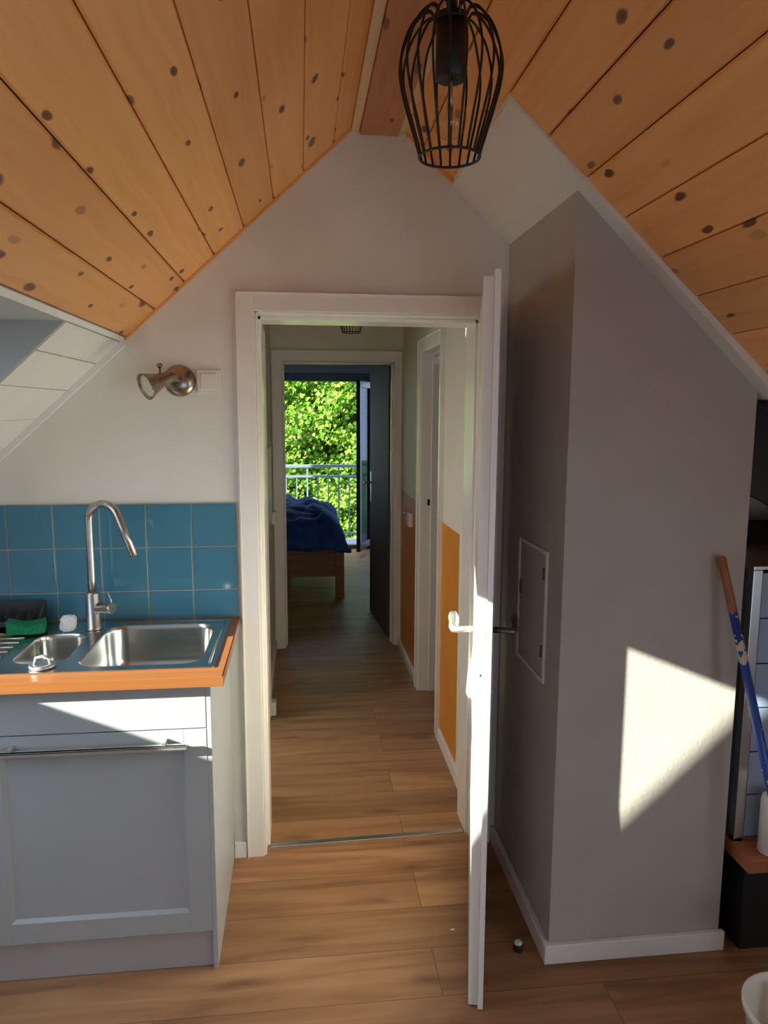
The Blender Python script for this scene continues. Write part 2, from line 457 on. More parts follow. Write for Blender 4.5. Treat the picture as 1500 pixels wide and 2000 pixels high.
M['leaf2'] = leaf_mat('far_leaf', (0.02, 0.055, 0.006), (0.04, 0.09, 0.008), (0.07, 0.13, 0.016))
M['grass'] = plain('grass', (0.07, 0.16, 0.03), 0.95, var=0.3, vscale=3)
M['bedroom_door'] = plain('grey_door', (0.115, 0.092, 0.078), 0.6, spec=0.2)
M['ceil_plain'] = plain('hall_ceiling_paint', (0.74, 0.68, 0.55), 0.7)
M['dark_door'] = plain('dark_door', (0.035, 0.037, 0.042), 0.45)
M['rubber'] = plain('rubber', (0.012, 0.012, 0.012), 0.6)
M['filament'] = plain('filament_support', (0.5, 0.45, 0.38), 0.3, metal=0.6)

# ------------------------------------------------------------------ the shell
YB = 2.58            # kitchen side of the door wall
MS = 0.915           # slope of both roof sides
def zl(x): return 2.421 + MS * x
def zr(x): return 2.910 - MS * x
YR = -2.6            # gable wall behind the photographer
XL, XR = -1.70, 2.05  # knee walls

def struct(mb, name, mat, label, cat):
    return mb.build(name, mat, kind='structure', label=label, cat=cat)

struct(MB().box(XL-.1, YR-.1, -.12, XR+.1, 2.66, 0), 'floor', M['laminate'], 'warm brown laminate plank floor of the kitchen', 'floor')
struct(MB().box(-.35, 2.66, -.12, 1.75, 5.04, 0), 'floor', M['laminate'], 'laminate plank floor of the narrow hallway', 'floor')
struct(MB().box(-1.95, 5.04, -.12, 1.75, 8.75, 0), 'floor', M['laminate'], 'dim laminate floor of the bedroom beside the bed', 'floor')

# door wall with its opening (door opening x -0.14..0.63)
OX0, OX1, OZ = -0.151, 0.645, 1.987
struct(MB().prism([(XL-.1, -.02), (OX0, -.02), (OX0, OZ), (OX1, OZ), (OX1, -.02), (XR+.1, -.02), (XR+.1, zr(XR+.1)+.03),
                   (.267, zl(.267)+.03), (XL-.1, zl(XL-.1)+.03)], 'y', YB, 2.72), 'wall_back', M['wall'],
       'off-white plastered gable wall around the hallway doorway', 'wall')
# gable behind the photographer, with a window opening added to let daylight in
struct(MB().prism([(XL-.1, -.02), (-.45, -.02), (-.45, 2.1), (1.05, 2.1), (1.05, -.02), (XR+.1, -.02), (XR+.1, zr(XR+.1)+.03),
                   (.267, zl(.267)+.03), (XL-.1, zl(XL-.1)+.03)], 'y', YR-.15, YR), 'wall_front', M['wall'],
       'gable wall with added window opening behind the photographer', 'wall')
struct(MB().box(XL-.1, YR, -.02, XL, YB, zl(XL)+.1), 'wall_left', M['white_board'], 'low white knee wall under the left roof slope', 'wall')
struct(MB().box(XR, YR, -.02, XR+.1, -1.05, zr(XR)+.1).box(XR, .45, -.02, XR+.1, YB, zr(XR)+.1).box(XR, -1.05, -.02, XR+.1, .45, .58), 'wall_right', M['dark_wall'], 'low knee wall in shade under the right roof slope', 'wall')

# unseen gable window, added as a daylight source behind the photographer
w = thing('added_window_3', 'added unseen window in the gable behind the photographer', 'window', (.3, YR-.08, 0), kind='structure')
fr = MB()
for x in (-.45, .27, .99):
    fr.box(x, YR-.11, 0, x+.06, YR-.05, 2.1)
fr.box(-.45, YR-.11, 0, 1.05, YR-.05, .07); fr.box(-.45, YR-.11, 2.03, 1.05, YR-.05, 2.1)
fr.build('window_frame', M['enamel'], w)
MB().box(-.41, YR-.085, .05, 1.0, YR-.08, 2.05).build('pane', M['clear'], w)

# ---- pine boards: one mesh per slope, real chamfered boards
def board(mb, xa, xb, y0, y1, zf, t=.018, ch=.0045):
    # xa<xb, lower face on the roof plane
    s = MS if zf is zl else -MS
    L_ = math.hypot(1, MS)
    n = Vector((-s, 0, 1)) / L_          # upward/outward normal
    u = Vector((1, 0, s)) / L_
    A = Vector((xa, 0, zf(xa))); B = Vector((xb, 0, zf(xb)))
    g = .0014
    P = [A + u*(g+ch), B - u*(g+ch), B - u*g + n*ch, B - u*g + n*t, A + u*g + n*t, A + u*g + n*ch]
    mb.prism([(p.x, p.z) for p in P], 'y', y0, y1)

SKX0, SKX1, SKY0, SKY1 = -1.62, -.594, 1.045, 1.985    # skylight hole in the left slope
mb = MB()
edges = [.2205 - .0997*k for k in range(9)]
edges[-1] = -.577
for a, b in zip(edges[1:], edges):
    board(mb, a, b, YR, YB, zl)
struct(mb, 'ceiling', M['pine'], 'knotty pine board ceiling of the left roof slope', 'ceiling')
mb = MB()
re = [.312 + .1045*k for k in range(17)]
for a, b in zip(re, re[1:]):
    if a > 1.34:
        board(mb, a, b, YR, -1.1, zr); board(mb, a, b, .50, YB, zr)
    else:
        board(mb, a, b, YR, YB if (b < .53 or a > 1.30) else 1.885, zr)
struct(mb, 'ceiling', M['pine'], 'knotty pine board ceiling of the right roof slope', 'ceiling')
mb = MB()
we = [-.577, -.594, -.674, -.771, -.875, -.98, -1.08, -1.18, -1.28, -1.38, -1.48, -1.58, -1.62, XL]
for b, a in zip(we, we[1:]):
    if b <= SKX1 + 1e-6 and a >= SKX0 - 1e-6:
        board(mb, a, b, YR, SKY0-.021, zl, ch=.0016); board(mb, a, b, SKY1+.021, YB, zl, ch=.0016)
    else:
        board(mb, a, b, YR, YB, zl, ch=.0016)
struct(mb, 'ceiling', M['white_board'], 'white painted boards around the skylight at far left', 'ceiling')

# roof deck above the boards (keeps the sky out), left one with the skylight hole
nl = Vector((-MS, 0, 1)).normalized(); nr = Vector((MS, 0, 1)).normalized()
def deck(mb, xa, xb, y0, y1, zf, n, o0, o1):
    A = Vector((xa, 0, zf(xa))); B = Vector((xb, 0, zf(xb)))
    P = [A + n*o0, B + n*o0, B + n*o1, A + n*o1]
    mb.prism([(p.x, p.z) for p in P], 'y', y0, y1)
mb = MB()
deck(mb, SKX1, .28, YR-.15, 2.72, zl, nl, .019, .06)
deck(mb, -1.95, SKX0, YR-.15, 2.72, zl, nl, .019, .06)
deck(mb, SKX0, SKX1, YR-.15, SKY0-.021, zl, nl, .019, .06)
deck(mb, SKX0, SKX1, SKY1+.021, 2.72, zl, nl, .019, .06)
struct(mb, 'ceiling', M['groove'], 'roof deck hidden above the left ceiling boards', 'roof')
mb = MB()
deck(mb, .25, 1.357, YR-.15, 2.72, zr, nr, .019, .06); deck(mb, 1.357, 2.3, YR-.15, -1.1, zr, nr, .019, .06); deck(mb, 1.357, 2.3, .50, 2.72, zr, nr, .019, .06)
struct(mb, 'ceiling', M['groove'], 'roof deck hidden above the right ceiling boards', 'roof')

# skylight: lining, sash and pane
DG = 0.155           # distance of the pane outside the ceiling plane
w = thing('window_1', 'roof skylight with pale grey reveal in the left slope', 'window', ((SKX0+SKX1)/2, (SKY0+SKY1)/2, zl((SKX0+SKX1)/2)), kind='structure')
def on_glass(x, d): p = Vector((x, 0, zl(x))) + nl*d; return (p.x, p.z)
dg = DG*math.hypot(1, MS)
xh = SKX1 - dg/MS                      # level head lining meets the pane plane here
side = [(SKX1, zl(SKX1)), (xh, zl(SKX1)), (SKX0, zl(SKX0)+dg), (SKX0, zl(SKX0))]
lin = MB()
lin.prism(side, 'y', SKY1, SKY1+.02); lin.prism(side, 'y', SKY0-.02, SKY0)
lin.box(xh-.02, SKY0-.02, zl(SKX1), SKX1, SKY1+.02, zl(SKX1)+.02)
lin.box(SKX0-.02, SKY0-.02, zl(SKX0), SKX0, SKY1+.02, zl(SKX0)+dg)
lin.build('reveal', M['reveal'], w)
sash = MB()
def sbar(xa, xb, y0, y1):
    a0 = Vector((xa, 0, zl(xa)+dg)); b0 = Vector((xb, 0, zl(xb)+dg))
    P = [a0, b0, b0+nl*.06, a0+nl*.06]
    sash.prism([(p.x, p.z) for p in P], 'y', y0, y1)
SB = .03
sbar(xh-.130, xh+.06, SKY0-.06, SKY1+.06)
sbar(SKX0-.10, SKX0+.035, SKY0-.06, SKY1+.06)
sbar(SKX0-.10, xh+.06, SKY0-.06, SKY0+SB); sbar(SKX0-.10, xh+.06, SKY1-SB, SKY1+.06)
sash.build('sash', M['enamel'], w)
g = MB()
a0 = Vector((SKX0, 0, zl(SKX0)+dg)) + nl*.03; b0 = Vector((xh-.02, 0, zl(xh-.02)+dg)) + nl*.03
g.prism([(p.x, p.z) for p in (a0, b0, b0+nl*.006, a0+nl*.006)], 'y', SKY0, SKY1)
g.build('pane', M['clear'], w)

# unseen dormer and window, added in the right slope to bring in daylight
dz_ = zr(1.357)
dm = MB()
dm.box(1.357, -1.12, dz_, XR+.12, .52, dz_+.04)
for y0_, y1_ in ((-1.12, -1.10), (.50, .52)):
    dm.prism([(1.357, dz_), (XR+.1, dz_), (XR+.1, .98)], 'y', y0_, y1_)
struct(dm, 'ceiling', M['white_board'], 'white lining of the added unseen dormer beside the photographer', 'dormer')
w = thing('added_window_4', 'added unseen dormer window in the right slope beside the photographer', 'window', (XR+.05, -.3, .58), kind='structure')
fr = MB()
for y_ in (-1.10, -.33, .44):
    fr.box(XR+.03, y_, .58, XR+.09, y_+.06, dz_)
fr.box(XR+.03, -1.10, .58, XR+.09, .50, .64); fr.box(XR+.03, -1.10, dz_-.06, XR+.09, .50, dz_)
fr.build('window_frame', M['enamel'], w)
MB().box(XR+.06, -1.06, .62, XR+.065, .46, dz_-.04).build('pane', M['clear'], w)

# ridge beam and its pale batten
struct(MB().box(.207, YR, 2.565, .337, YB, 2.66, .004), 'trim_1', M['beam'], 'reddish brown ridge beam along the peak', 'beam')
struct(MB().box(.178, YR, 2.574, .206, YB, 2.64, .002), 'trim_2', M['batten'], 'pale pine batten along the left side of the ridge beam', 'trim')
struct(MB().box(.338, YR, 2.574, .362, YB, 2.62, .002), 'trim_3', M['batten'], 'pale pine batten along the right side of the ridge beam', 'trim')
# wall / slope mouldings on the door wall
def slope_trim(xa, xb, zf, w_, y0, y1, d=0.0):
    return MB().prism([(xa, zf(xa)-d), (xb, zf(xb)-d), (xb, zf(xb)-w_), (xa, zf(xa)-w_)], 'y', y0, y1)
struct(slope_trim(-.577, .176, zl, .011, 2.562, YB), 'trim_4', M['pine'], 'thin pine strip where the left ceiling meets the gable wall', 'trim')
struct(slope_trim(XL, -.578, zl, .026, 2.560, YB), 'trim_5', M['white_board'], 'white strip where the white boards meet the gable wall', 'trim')
struct(slope_trim(.364, .523, zr, .014, 2.562, YB), 'trim_6', M['pine'], 'thin pine strip right of the ridge beam on the gable wall', 'trim')

# chimney breast
CX0, CX1, CY = .730, 1.275, 1.945
mb = MB()
mb.prism([(CX0, -.01), (CX1, -.01), (CX1, zr(CX1)+.015), (CX0, zr(CX0)+.015)], 'y', CY, YB)
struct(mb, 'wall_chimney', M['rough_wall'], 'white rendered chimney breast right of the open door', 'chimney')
# plastered slope between the boards and the chimney
mb = MB()
A = lambda x, o: (x, zr(x) + o)
mb.prism([A(.5235, -.012), A(.735, -.012), A(.735, .018), A(.5235, .018)], 'y', 1.886, YB)
mb.prism([A(.735, -.012), A(1.30, -.030), A(1.30, .018), A(.735, .018)], 'y', 1.886, 1.99)
struct(mb, 'ceiling', M['wall'], 'white plastered slope between pine boards and chimney breast', 'ceiling')

# ---- baseboards
BBH = .062
struct(MB().box(CX0-.018, CY-.018, 0, CX1+.012, CY, BBH, .003), 'baseboard_front', M['enamel'], 'white baseboard along the front of the chimney breast', 'baseboard')
struct(MB().box(CX0-.018, CY, 0, CX0, YB, BBH, .003), 'baseboard_side', M['enamel'], 'white baseboard along the hatch side of the chimney breast', 'baseboard')
struct(MB().box(-.262, YB-.016, 0, -.216, YB, BBH, .002), 'baseboard_back', M['enamel'], 'short white baseboard between cabinet and door frame', 'baseboard')

# ---- door frames
def casing(name, label, axis, a0, a1, top, wdt, face, out, depth, inner, head=True):
    """frame round an opening a0..a1; face = wall plane, out = sign towards the viewer side"""
    mb = MB()
    f0, f1 = face, face + out*.016
    g0, g1 = face + out*.016, face + out*.021
    def bx(u0, u1, v0, v1, z0, z1, bev=.002):
        if axis == 'y': mb.box(u0, v0, z0, u1, v1, z1, bev)
        else: mb.box(v0, u0, z0, v1, u1, z1, bev)
    for s, e in ((a0, -1), (a1, 1)):
        bx(s, s + e*wdt, f0, f1, 0, top + wdt)
        bx(s + e*(wdt-.004), s + e*wdt, f1, g1, 0, top + wdt, 0)      # raised outer bead
        bx(s, s - e*inner, face + out*.006, face - out*depth, 0, top)           # jamb
        bx(s, s - e*(inner+.010), face - out*.055, face - out*depth, 0, top - inner)      # stop
    bx(a0, a1, f0, f1, top, top + wdt)
    bx(a0 - wdt, a1 + wdt, f1, g1, top + wdt - .004, top + wdt, 0)
    bx(a0, a1, face + out*.006, face - out*depth, top - inner, top)
    bx(a0, a1, face - out*.055, face - out*depth, top - inner - .013, top - inner)
    return struct(mb, name, M['enamel'], label, 'door frame')
casing('trim_7', 'white enamelled door frame between kitchen and hallway', 'y', -.151, .645, 1.987, .062, YB, -1, .20, .008)

# metal threshold
struct(MB().prism([(-.132, 2.615), (.622, 2.640), (.622, 2.666), (-.132, 2.641)], 'z', 0, .005, .0015), 'trim_8', M['alu'], 'metal threshold strip on the floor in the kitchen doorway', 'threshold')

# ---- open door leaf, hinged right
def door_leaf(name, label, hinge, ang, width, height, mat, lip_side, thick=.040):
    """local: x along the leaf from the hinge, y = thickness, rotated about the hinge"""
    o = thing(name, label, 'door', (hinge[0], hinge[1], .006), kind='structure')
    o.rotation_euler = (0, 0, ang)
    return o
def local(mb, name, mat, parent, label=None):
    ob = mb.build(name, mat, None)
    ob.parent = parent
    if label: ob['label'] = label
    return ob

def lever(sy, x, z, toward=-1, ln=.115):
    mb = MB()
    pts = [(x, 0, z), (x, sy*.030, z-.001), (x, sy*.046, z-.003), (x+toward*.006, sy*.056, z-.004), (x+toward*.02, sy*.059, z-.003),
           (x+toward*.06, sy*.058, z), (x+toward*.09, sy*.060, z+.003), (x+toward*ln, sy*.062, z+.006)]
    mb.tube(pts, [.010, .0095, .0105, .012, .0125, .0135, .015, .012], 12, flat=.85)
    return mb

leaf = door_leaf('door_1', 'white door standing open towards the kitchen, seen edge-on', (.650, 2.553), math.radians(-90-13.1), .79, 1.985, M['enamel'], 1)
# local +x runs from hinge to free edge; local +y faces the chimney
body = MB().box(.004, -.026, 0, .778, 0, 1.975, .0015)
body.box(.0, 0, 0, .792, .015, 1.990, .0015)
local(body, 'door_panel', M['enamel'], leaf)
pl = MB().box(.715, -.0285, .915, .757, -.026, 1.160, .001)
local(pl, 'handle_plate', M['handle'], leaf, 'long silver handle plate on the hallway-side face')
lv = lever(-1, .736, 1.075)
for v in lv.bm.verts: v.co.y -= .028
local(lv, 'handle', M['handle'], leaf, 'silver lever handle on the face towards the orange wall')
pl = MB().box(.715, .015, .915, .757, .018, 1.160, .001)
local(pl, 'handle_plate', M['darkmetal'], leaf, 'long handle plate on the face towards the chimney')
lv = lever(1, .736, 1.075)
for v in lv.bm.verts: v.co.y += .016
local(lv, 'handle', M['darkmetal'], leaf, 'lever handle on the face towards the chimney')
lk = MB().box(.778, -.022, .93, .7792, -.003, 1.15, .0003)
local(lk, 'lock_plate', M['enamel'], leaf)
lk = MB().box(.779, -.018, 1.062, .788, -.007, 1.088, .002)
local(lk, 'latch', M['enamel'], leaf)
lk = MB().lathe([(.0035, 0), (.003, .0008)], (.7792, -.0125, .962), (1, 0, 0), 10)
local(lk, 'screw', M['darkmetal'], leaf)

# ------------------------------------------------------------------ hallway
HX0, HX1, HY0, HY1 = -.195, .685, 2.72, 5.0
HC = 2.45
DO0, DO1 = 3.54, 4.13      # side door opening in the right wall
mb = MB()
mb.box(HX1, HY0, -.02, HX1+.10, DO0, 2.072); mb.box(HX1, DO1, -.02, HX1+.10, HY1, 2.072); mb.box(HX1, DO0, 1.985, HX1+.10, DO1, 2.072)
mb.box(HX1+.012, HY0, 2.072, HX1+.10, HY1, HC+.02)
struct(mb, 'wall_right', M['hall_wall'], 'cream right-hand wall of the hallway', 'wall')
LD0, LD1 = 3.02, 3.775
mb = MB()
mb.box(HX0-.10, HY0, -.02, HX0, LD0, HC+.02); mb.box(HX0-.10, LD1, -.02, HX0, HY1, HC+.02); mb.box(HX0-.10, LD0, 1.985, HX0, LD1, HC+.02)
struct(mb, 'wall_left', M['hall_wall'], 'cream left-hand wall of the hallway', 'wall')
mb = MB()
mb.prism([(-1.95, -.02), (-.122, -.02), (-.122, 1.985), (.640, 1.985), (.640, -.02), (1.75, -.02), (1.75, HC+.05), (-1.95, HC+.05)], 'y', HY1, HY1+.10)
struct(mb, 'wall_back', M['hall_wall'], 'cream end wall of the hallway around the bedroom doorway', 'wall')
struct(MB().box(-.35, HY0, HC, 1.75, HY1, HC+.08), 'ceiling', M['ceil_plain'], 'flat cream hallway ceiling', 'ceiling')
# orange painted panels, real coats of paint a hair proud of the wall
struct(MB().box(HX1-.0015, 3.09, BBH, HX1+.01, 3.50, 1.118), 'wall_panel', M['orange'], 'bright orange painted wall field near the kitchen doorway', 'painted wall')
struct(MB().box(HX1-.0015, 4.24, BBH, HX1+.01, 4.925, 1.118), 'wall_panel', M['orange'], 'shaded orange painted wall field beside the bedroom doorway', 'painted wall')
struct(MB().box(HX1-.016, 2.93, 0, HX1, 3.46, BBH, .002), 'baseboard_right', M['enamel'], 'white baseboard below the bright orange wall field', 'baseboard')
struct(MB().box(HX1-.016, 4.21, 0, HX1, 4.98, BBH, .002), 'baseboard_right', M['enamel'], 'white baseboard below the shaded orange wall field', 'baseboard')
struct(MB().box(HX0, 3.845, 0, HX0+.045, 3.90, .075, .002).box(HX0, 3.90, 0, HX0+.014, 4.98, BBH, .002), 'baseboard_left', M['enamel'], 'white baseboard at the left of the hallway', 'baseboard')
casing('trim_9', 'white frame of the ajar side door on the hallway right', 'x', DO0, DO1, 1.985, .062, HX1, -1, .10, .008)
casing('trim_10', 'white frame of the open side doorway on the hallway left', 'x', LD0, LD1, 1.985, .062, HX0, 1, .10, .008)
casing('trim_11', 'cream frame around the bedroom doorway', 'y', -.122, .640, 1.985, .066, HY1, -1, .10, .006)
# side room left of the hallway under the same roof slope, its door folded away
struct(MB().box(-1.45, 2.72, -.12, -.35, 5.04, 0), 'floor', M['laminate'], 'laminate floor of the side room left of the hallway', 'floor')
mb = MB()
LX0, LX1, LY0, LY1 = -1.12, -.80, 3.44, 3.76  # invented skylight hole, added to bring daylight towards the hallway
deck(mb, LX1, -.29, 2.72, 5.0, zl, nl, 0, .03); deck(mb, -1.45, LX0, 2.72, 5.0, zl, nl, 0, .03)

def slab(mb, quad, o0, o1):
    A_ = [mb.bm.verts.new(Vector((x, y, zl(x))) + nl*o0) for x, y in quad]
    B_ = [mb.bm.verts.new(Vector((x, y, zl(x))) + nl*o1) for x, y in quad]
    mb.bm.faces.new(A_); mb.bm.faces.new(B_[::-1])
    for i in range(4): mb.bm.faces.new((A_[i], A_[(i+1) % 4], B_[(i+1) % 4], B_[i]))
slab(mb, [(LX0, 2.72), (LX1, 2.72), (LX1, 3.80-(-.186-LX1)/2.7), (LX0, 3.80-(-.186-LX0)/2.7)], 0, .03); deck(mb, LX0, LX1, LY1, 5.0, zl, nl, 0, .03)
struct(mb, 'ceiling', M['white_board'], 'white sloping ceiling of the side room left of the hallway', 'ceiling')
struct(MB().box(-1.47, 2.72, -.02, -1.42, 5.0, 1.3), 'wall_side', M['wall'], 'outer wall of the side room left of the hallway', 'wall')
d = thing('door_2', 'white door folded open into the side room on the left', 'door', (HX0-.10, LD0+.03, 0), kind='structure')
MB().box(-.99, LD0-.04, .006, HX0-.11, LD0-.002, 1.72, .002).build('door_panel', M['enamel'], d)
# ajar side door on the right, hinged at the near jamb, opening into the dark room
d = thing('door_3', 'dark side door standing ajar on the hallway right', 'door', (HX1+.098, DO0+.012, .006), kind='structure')
d.rotation_euler = (0, 0, math.radians(-4.5))
local(MB().box(0, 0, 0, .038, .565, 1.965, .002), 'door_panel', M['dark_door'], d)
local(MB().box(-.003, .495, .90, 0, .535, 1.13, .001), 'handle_plate', M['black'], d)
local(MB().tube([(0, .515, 1.065), (-.045, .515, 1.065), (-.055, .505, 1.066), (-.057, .48, 1.068), (-.056, .41, 1.068)], [.009, .009, .010, .010, .009], 10), 'handle', M['handle'], d)
# strike plate on the far jamb
struct(MB().box(HX1+.035, DO1-.0115, 1.115, HX1+.050, DO1-.0085, 1.150), 'trim_12', M['black'], 'small dark strike hole in the side door jamb', 'strike plate')
# dark side room beyond
mb = MB()
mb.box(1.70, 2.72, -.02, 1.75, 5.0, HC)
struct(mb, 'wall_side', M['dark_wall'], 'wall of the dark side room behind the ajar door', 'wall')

# bedroom
BY = 8.67
struct(MB().box(-1.95, HY1+.10, -.02, -1.85, BY+.1, 2.3), 'wall_left', M['bedroom_wall'], 'left bedroom wall behind the bed', 'wall')
struct(MB().box(1.65, HY1+.10, -.02, 1.75, BY+.1, 2.3), 'wall_right', M['bedroom_wall'], 'right bedroom wall behind the bedroom door', 'wall')
struct(MB().box(-1.95, HY1+.10, 2.19, 1.75, BY+.1, 2.27), 'ceiling', M['bedroom_wall'], 'dim flat bedroom ceiling', 'ceiling')
WX0, WX1 = -1.05, 1.42
mb = MB()
mb.box(-1.95, BY, -.02, WX0, BY+.16, 2.27); mb.box(WX1, BY, -.02, 1.75, BY+.16, 2.27); mb.box(WX0, BY, 2.085, WX1, BY+.16, 2.27)
struct(mb, 'wall_back', M['bedroom_wall'], 'bedroom wall around the balcony window', 'wall')
w = thing('window_2', 'balcony window with grey frame and opened sash in bedroom', 'window', (.2, BY, 0), kind='structure')
fr = MB()
fr.box(WX0, BY+.01, 1.99, WX1, BY+.09, 2.085, .006); fr.box(WX0, BY+.01, 0, WX1, BY+.09, .045)
fr.box(WX0, BY+.01, 0, WX0+.06, BY+.09, 2.085)
fr.box(WX1-.06, BY+.01, 0, WX1, BY+.09, 2.085)
fr.box(.665, BY+.01, 0, .87, BY+.09, 2.0, .004)
fr.box(-.30, BY+.01, 0, -.23, BY+.09, 2.0, .004)
fr.build('window_frame', M['winframe'], w)
MB().box(.86, BY+.045, .04, WX1-.05, BY+.05, 2.0).box(WX0+.05, BY+.045, .04, -.30, BY+.05, 2.0).build('pane', M['clear'], w)
# the opened sash, swung into the room
sroot = MB()
hx, hy = .815, BY
dx, dy = -.175, -.47
ln = math.hypot(dx, dy)
sang = math.atan2(dy, dx)
for (u0, u1, z0, z1) in ((0, .065, .05, 1.985), (ln-.065, ln, .05, 1.985), (.065, ln-.065, .05, .13), (.065, ln-.065, 1.91, 1.985)):
    sroot.box(u0, -.022, z0, u1, .022, z1, .003)
for v in sroot.bm.verts:
    x, y = v.co.x, v.co.y
    v.co.x = hx + x*math.cos(sang) - y*math.sin(sang); v.co.y = hy + x*math.sin(sang) + y*math.cos(sang)
sf = sroot.build('sash', M['darkframe'], w, label='dark framed sash swung into the bedroom')
sp = MB().box(.06, -.004, .12, ln-.06, .004, 1.92)
for v in sp.bm.verts:
    x, y = v.co.x, v.co.y
    v.co.x = hx + x*math.cos(sang) - y*math.sin(sang); v.co.y = hy + x*math.sin(sang) + y*math.cos(sang)
spo = sp.build('pane', M['sash_glass'], None); spo.parent = sf
spo.matrix_parent_inverse = Matrix.Translation(-Vector(w.location)) if False else Matrix.Identity(4)
sf_fix = (sf, spo)
# ceiling spot in bedroom
t = MB().lathe([(.045, 0), (.06, -.012), (.055, -.03)], (.29, 7.4, 2.19), (0, 0, 1), 20).build('ceiling_spot', M['black'], None, label='small dark round fitting on the dim bedroom ceiling', cat='ceiling light')

# bedroom door leaf, hinged right and folded into the bedroom
d = thing('door_4', 'grey bedroom door standing open into the bedroom', 'door', (.648, 5.17, .006), kind='structure')
d.rotation_euler = (0, 0, math.radians(90 + 4.8))
local(MB().box(0, 0, 0, .74, .030, 1.975, .0015), 'door_panel', M['bedroom_door'], d)
local(MB().box(  .665, .030, .92, .705, .033, 1.16, .001), 'handle_plate', M['handle'], d)
local(MB().tube([(.685, .03, 1.075), (.685, .08, 1.075), (.675, .088, 1.075), (.66, .09, 1.075), (.58, .09, 1.075)], .009, 10), 'handle', M['handle'], d)
local(MB().tube([(.685, 0, 1.075), (.685, -.05, 1.075), (.675, -.058, 1.075), (.66, -.06, 1.075), (.58, -.06, 1.075)], .009, 10), 'handle', M['handle'], d)

# bed
bd = thing('bed', 'wooden bed in the bedroom under the blue duvet', 'bed', (-.45, 7.35, 0))
for (px_, py_) in ((.292, 6.34), (-1.30, 6.34), (.292, 8.28), (-1.30, 8.28)):
    MB().box(px_, py_, 0, px_+.078, py_+.06, .44, .004).build('leg', M['bed_wood'], bd)
MB().box(-.16, 7.3, 0, -.11, 7.35, .2, .003).build('leg', M['bed_wood'], bd, label='middle leg under the slats')
MB().box(-1.222, 6.35, .195, .292, 6.385, .425, .003).box(-1.222, 6.338, .40, .292, 6.40, .445, .004).build('footboard', M['bed_wood'], bd)
MB().box(.30, 6.40, .22, .335, 8.28, .42, .003).build('side_rail', M['bed_wood'], bd)
MB().box(-1.27, 6.40, .22, -1.235, 8.28, .42, .003).build('side_rail', M['bed_wood'], bd)
MB().box(-1.234, 6.40, .30, .299, 8.27, .36, .003).build('slat_base', M['bed_wood'], bd)
dv = MB()
NX, NY = 60, 66
grid = []
for i in range(NX+1):
    row = []
    for j in range(NY+1):
        u = i/NX; v = j/NY
        x = -1.36 + u*(1.82); y = 6.27 + v*1.95
        def edge(t, w_): return min(1.0, max(0.0, t/w_))
        e = [math.sin(edge(u*1.82, .24)*PI/2), math.sin(edge((1-u)*1.82, .26)*PI/2), math.sin(edge(v*1.95, .26)*PI/2), math.sin(edge((1-v)*1.95, .2)*PI/2)]
        m_ = min(e)
        top = .735 - .115*max(0, (x+.15)/.55) + .085*noise.noise(Vector((x*2.4, y*2.0, .3))) + .05*noise.noise(Vector((x*5.0+y*2, y*3.4-x*3, 1.7))) + .022*noise.noise(Vector((x*11+4*y, y*9, 4.0))) + .018*(1-abs(noise.noise(Vector((x*5+y*1.5, y*7-x*2, 9.0))))*4)
        hem = .445 + .02*noise.noise(Vector((x*5, y*5, 8))) - (.02 if u > .9 else 0)
        z = hem + (top-hem)*m_
        # the overhang bulges outwards half-way up
        bul = .045*math.sin(m_*PI)
        if e[1] == m_ and m_ < 1: x = x + bul - .07*(1-m_)
        if e[2] == m_ and m_ < 1: y = y - bul
        row.append(dv.bm.verts.new((x, y, z)))
    grid.append(row)
for i in range(NX):
    for j in range(NY):
        f = dv.bm.faces.new((grid[i][j], grid[i+1][j], grid[i+1][j+1], grid[i][j+1])); f.smooth = True
dvo = dv.build('duvet', M['duvet'], None, label='crumpled dark blue duvet spread over the bed', cat='duvet')
sm_ = dvo.modifiers.new('thick', 'SOLIDIFY'); sm_.thickness = .012; sm_.offset = -1

# ------------------------------------------------------------------ outdoors
struct(MB().box(-40, 8.9, -3.3, 40, 60, -3.2), 'ground', M['grass'], 'green lawn far below the balcony', 'ground')
bal = MB().box(-1.4, BY+.16, -.25, 1.9, 9.75, -.06)
struct(bal, 'trim_13', M['dark_wall'], 'balcony slab outside the bedroom window', 'balcony')
rl = thing('balcony_railing', 'grey metal balcony railing outside the bedroom window', 'railing', (.2, 9.62, -.06))
RZ = .93
MB().box(-1.4, 9.60, RZ-.02, 1.9, 9.645, RZ+.02, .004).build('top_rail', M['rail'], rl)
MB().box(-1.4, 9.607, RZ-.15, 1.9, 9.637, RZ-.122, .003).build('middle_rail', M['rail'], rl)
MB().box(-1.4, 9.607, .02, 1.9, 9.637, .045, .003).build('bottom_rail', M['rail'], rl)
k = 0
x = -1.30
while x < 1.85:
    post = (k % 3 == 1)
    if post:
        MB().box(x-.011, 9.611, -.06, x+.011, 9.633, RZ-.02).build('post', M['rail'], rl)
    else:
        MB().box(x-.008, 9.614, .045, x+.008, 9.630, RZ-.15).build('baluster', M['rail'], rl)
    x += .138; k += 1

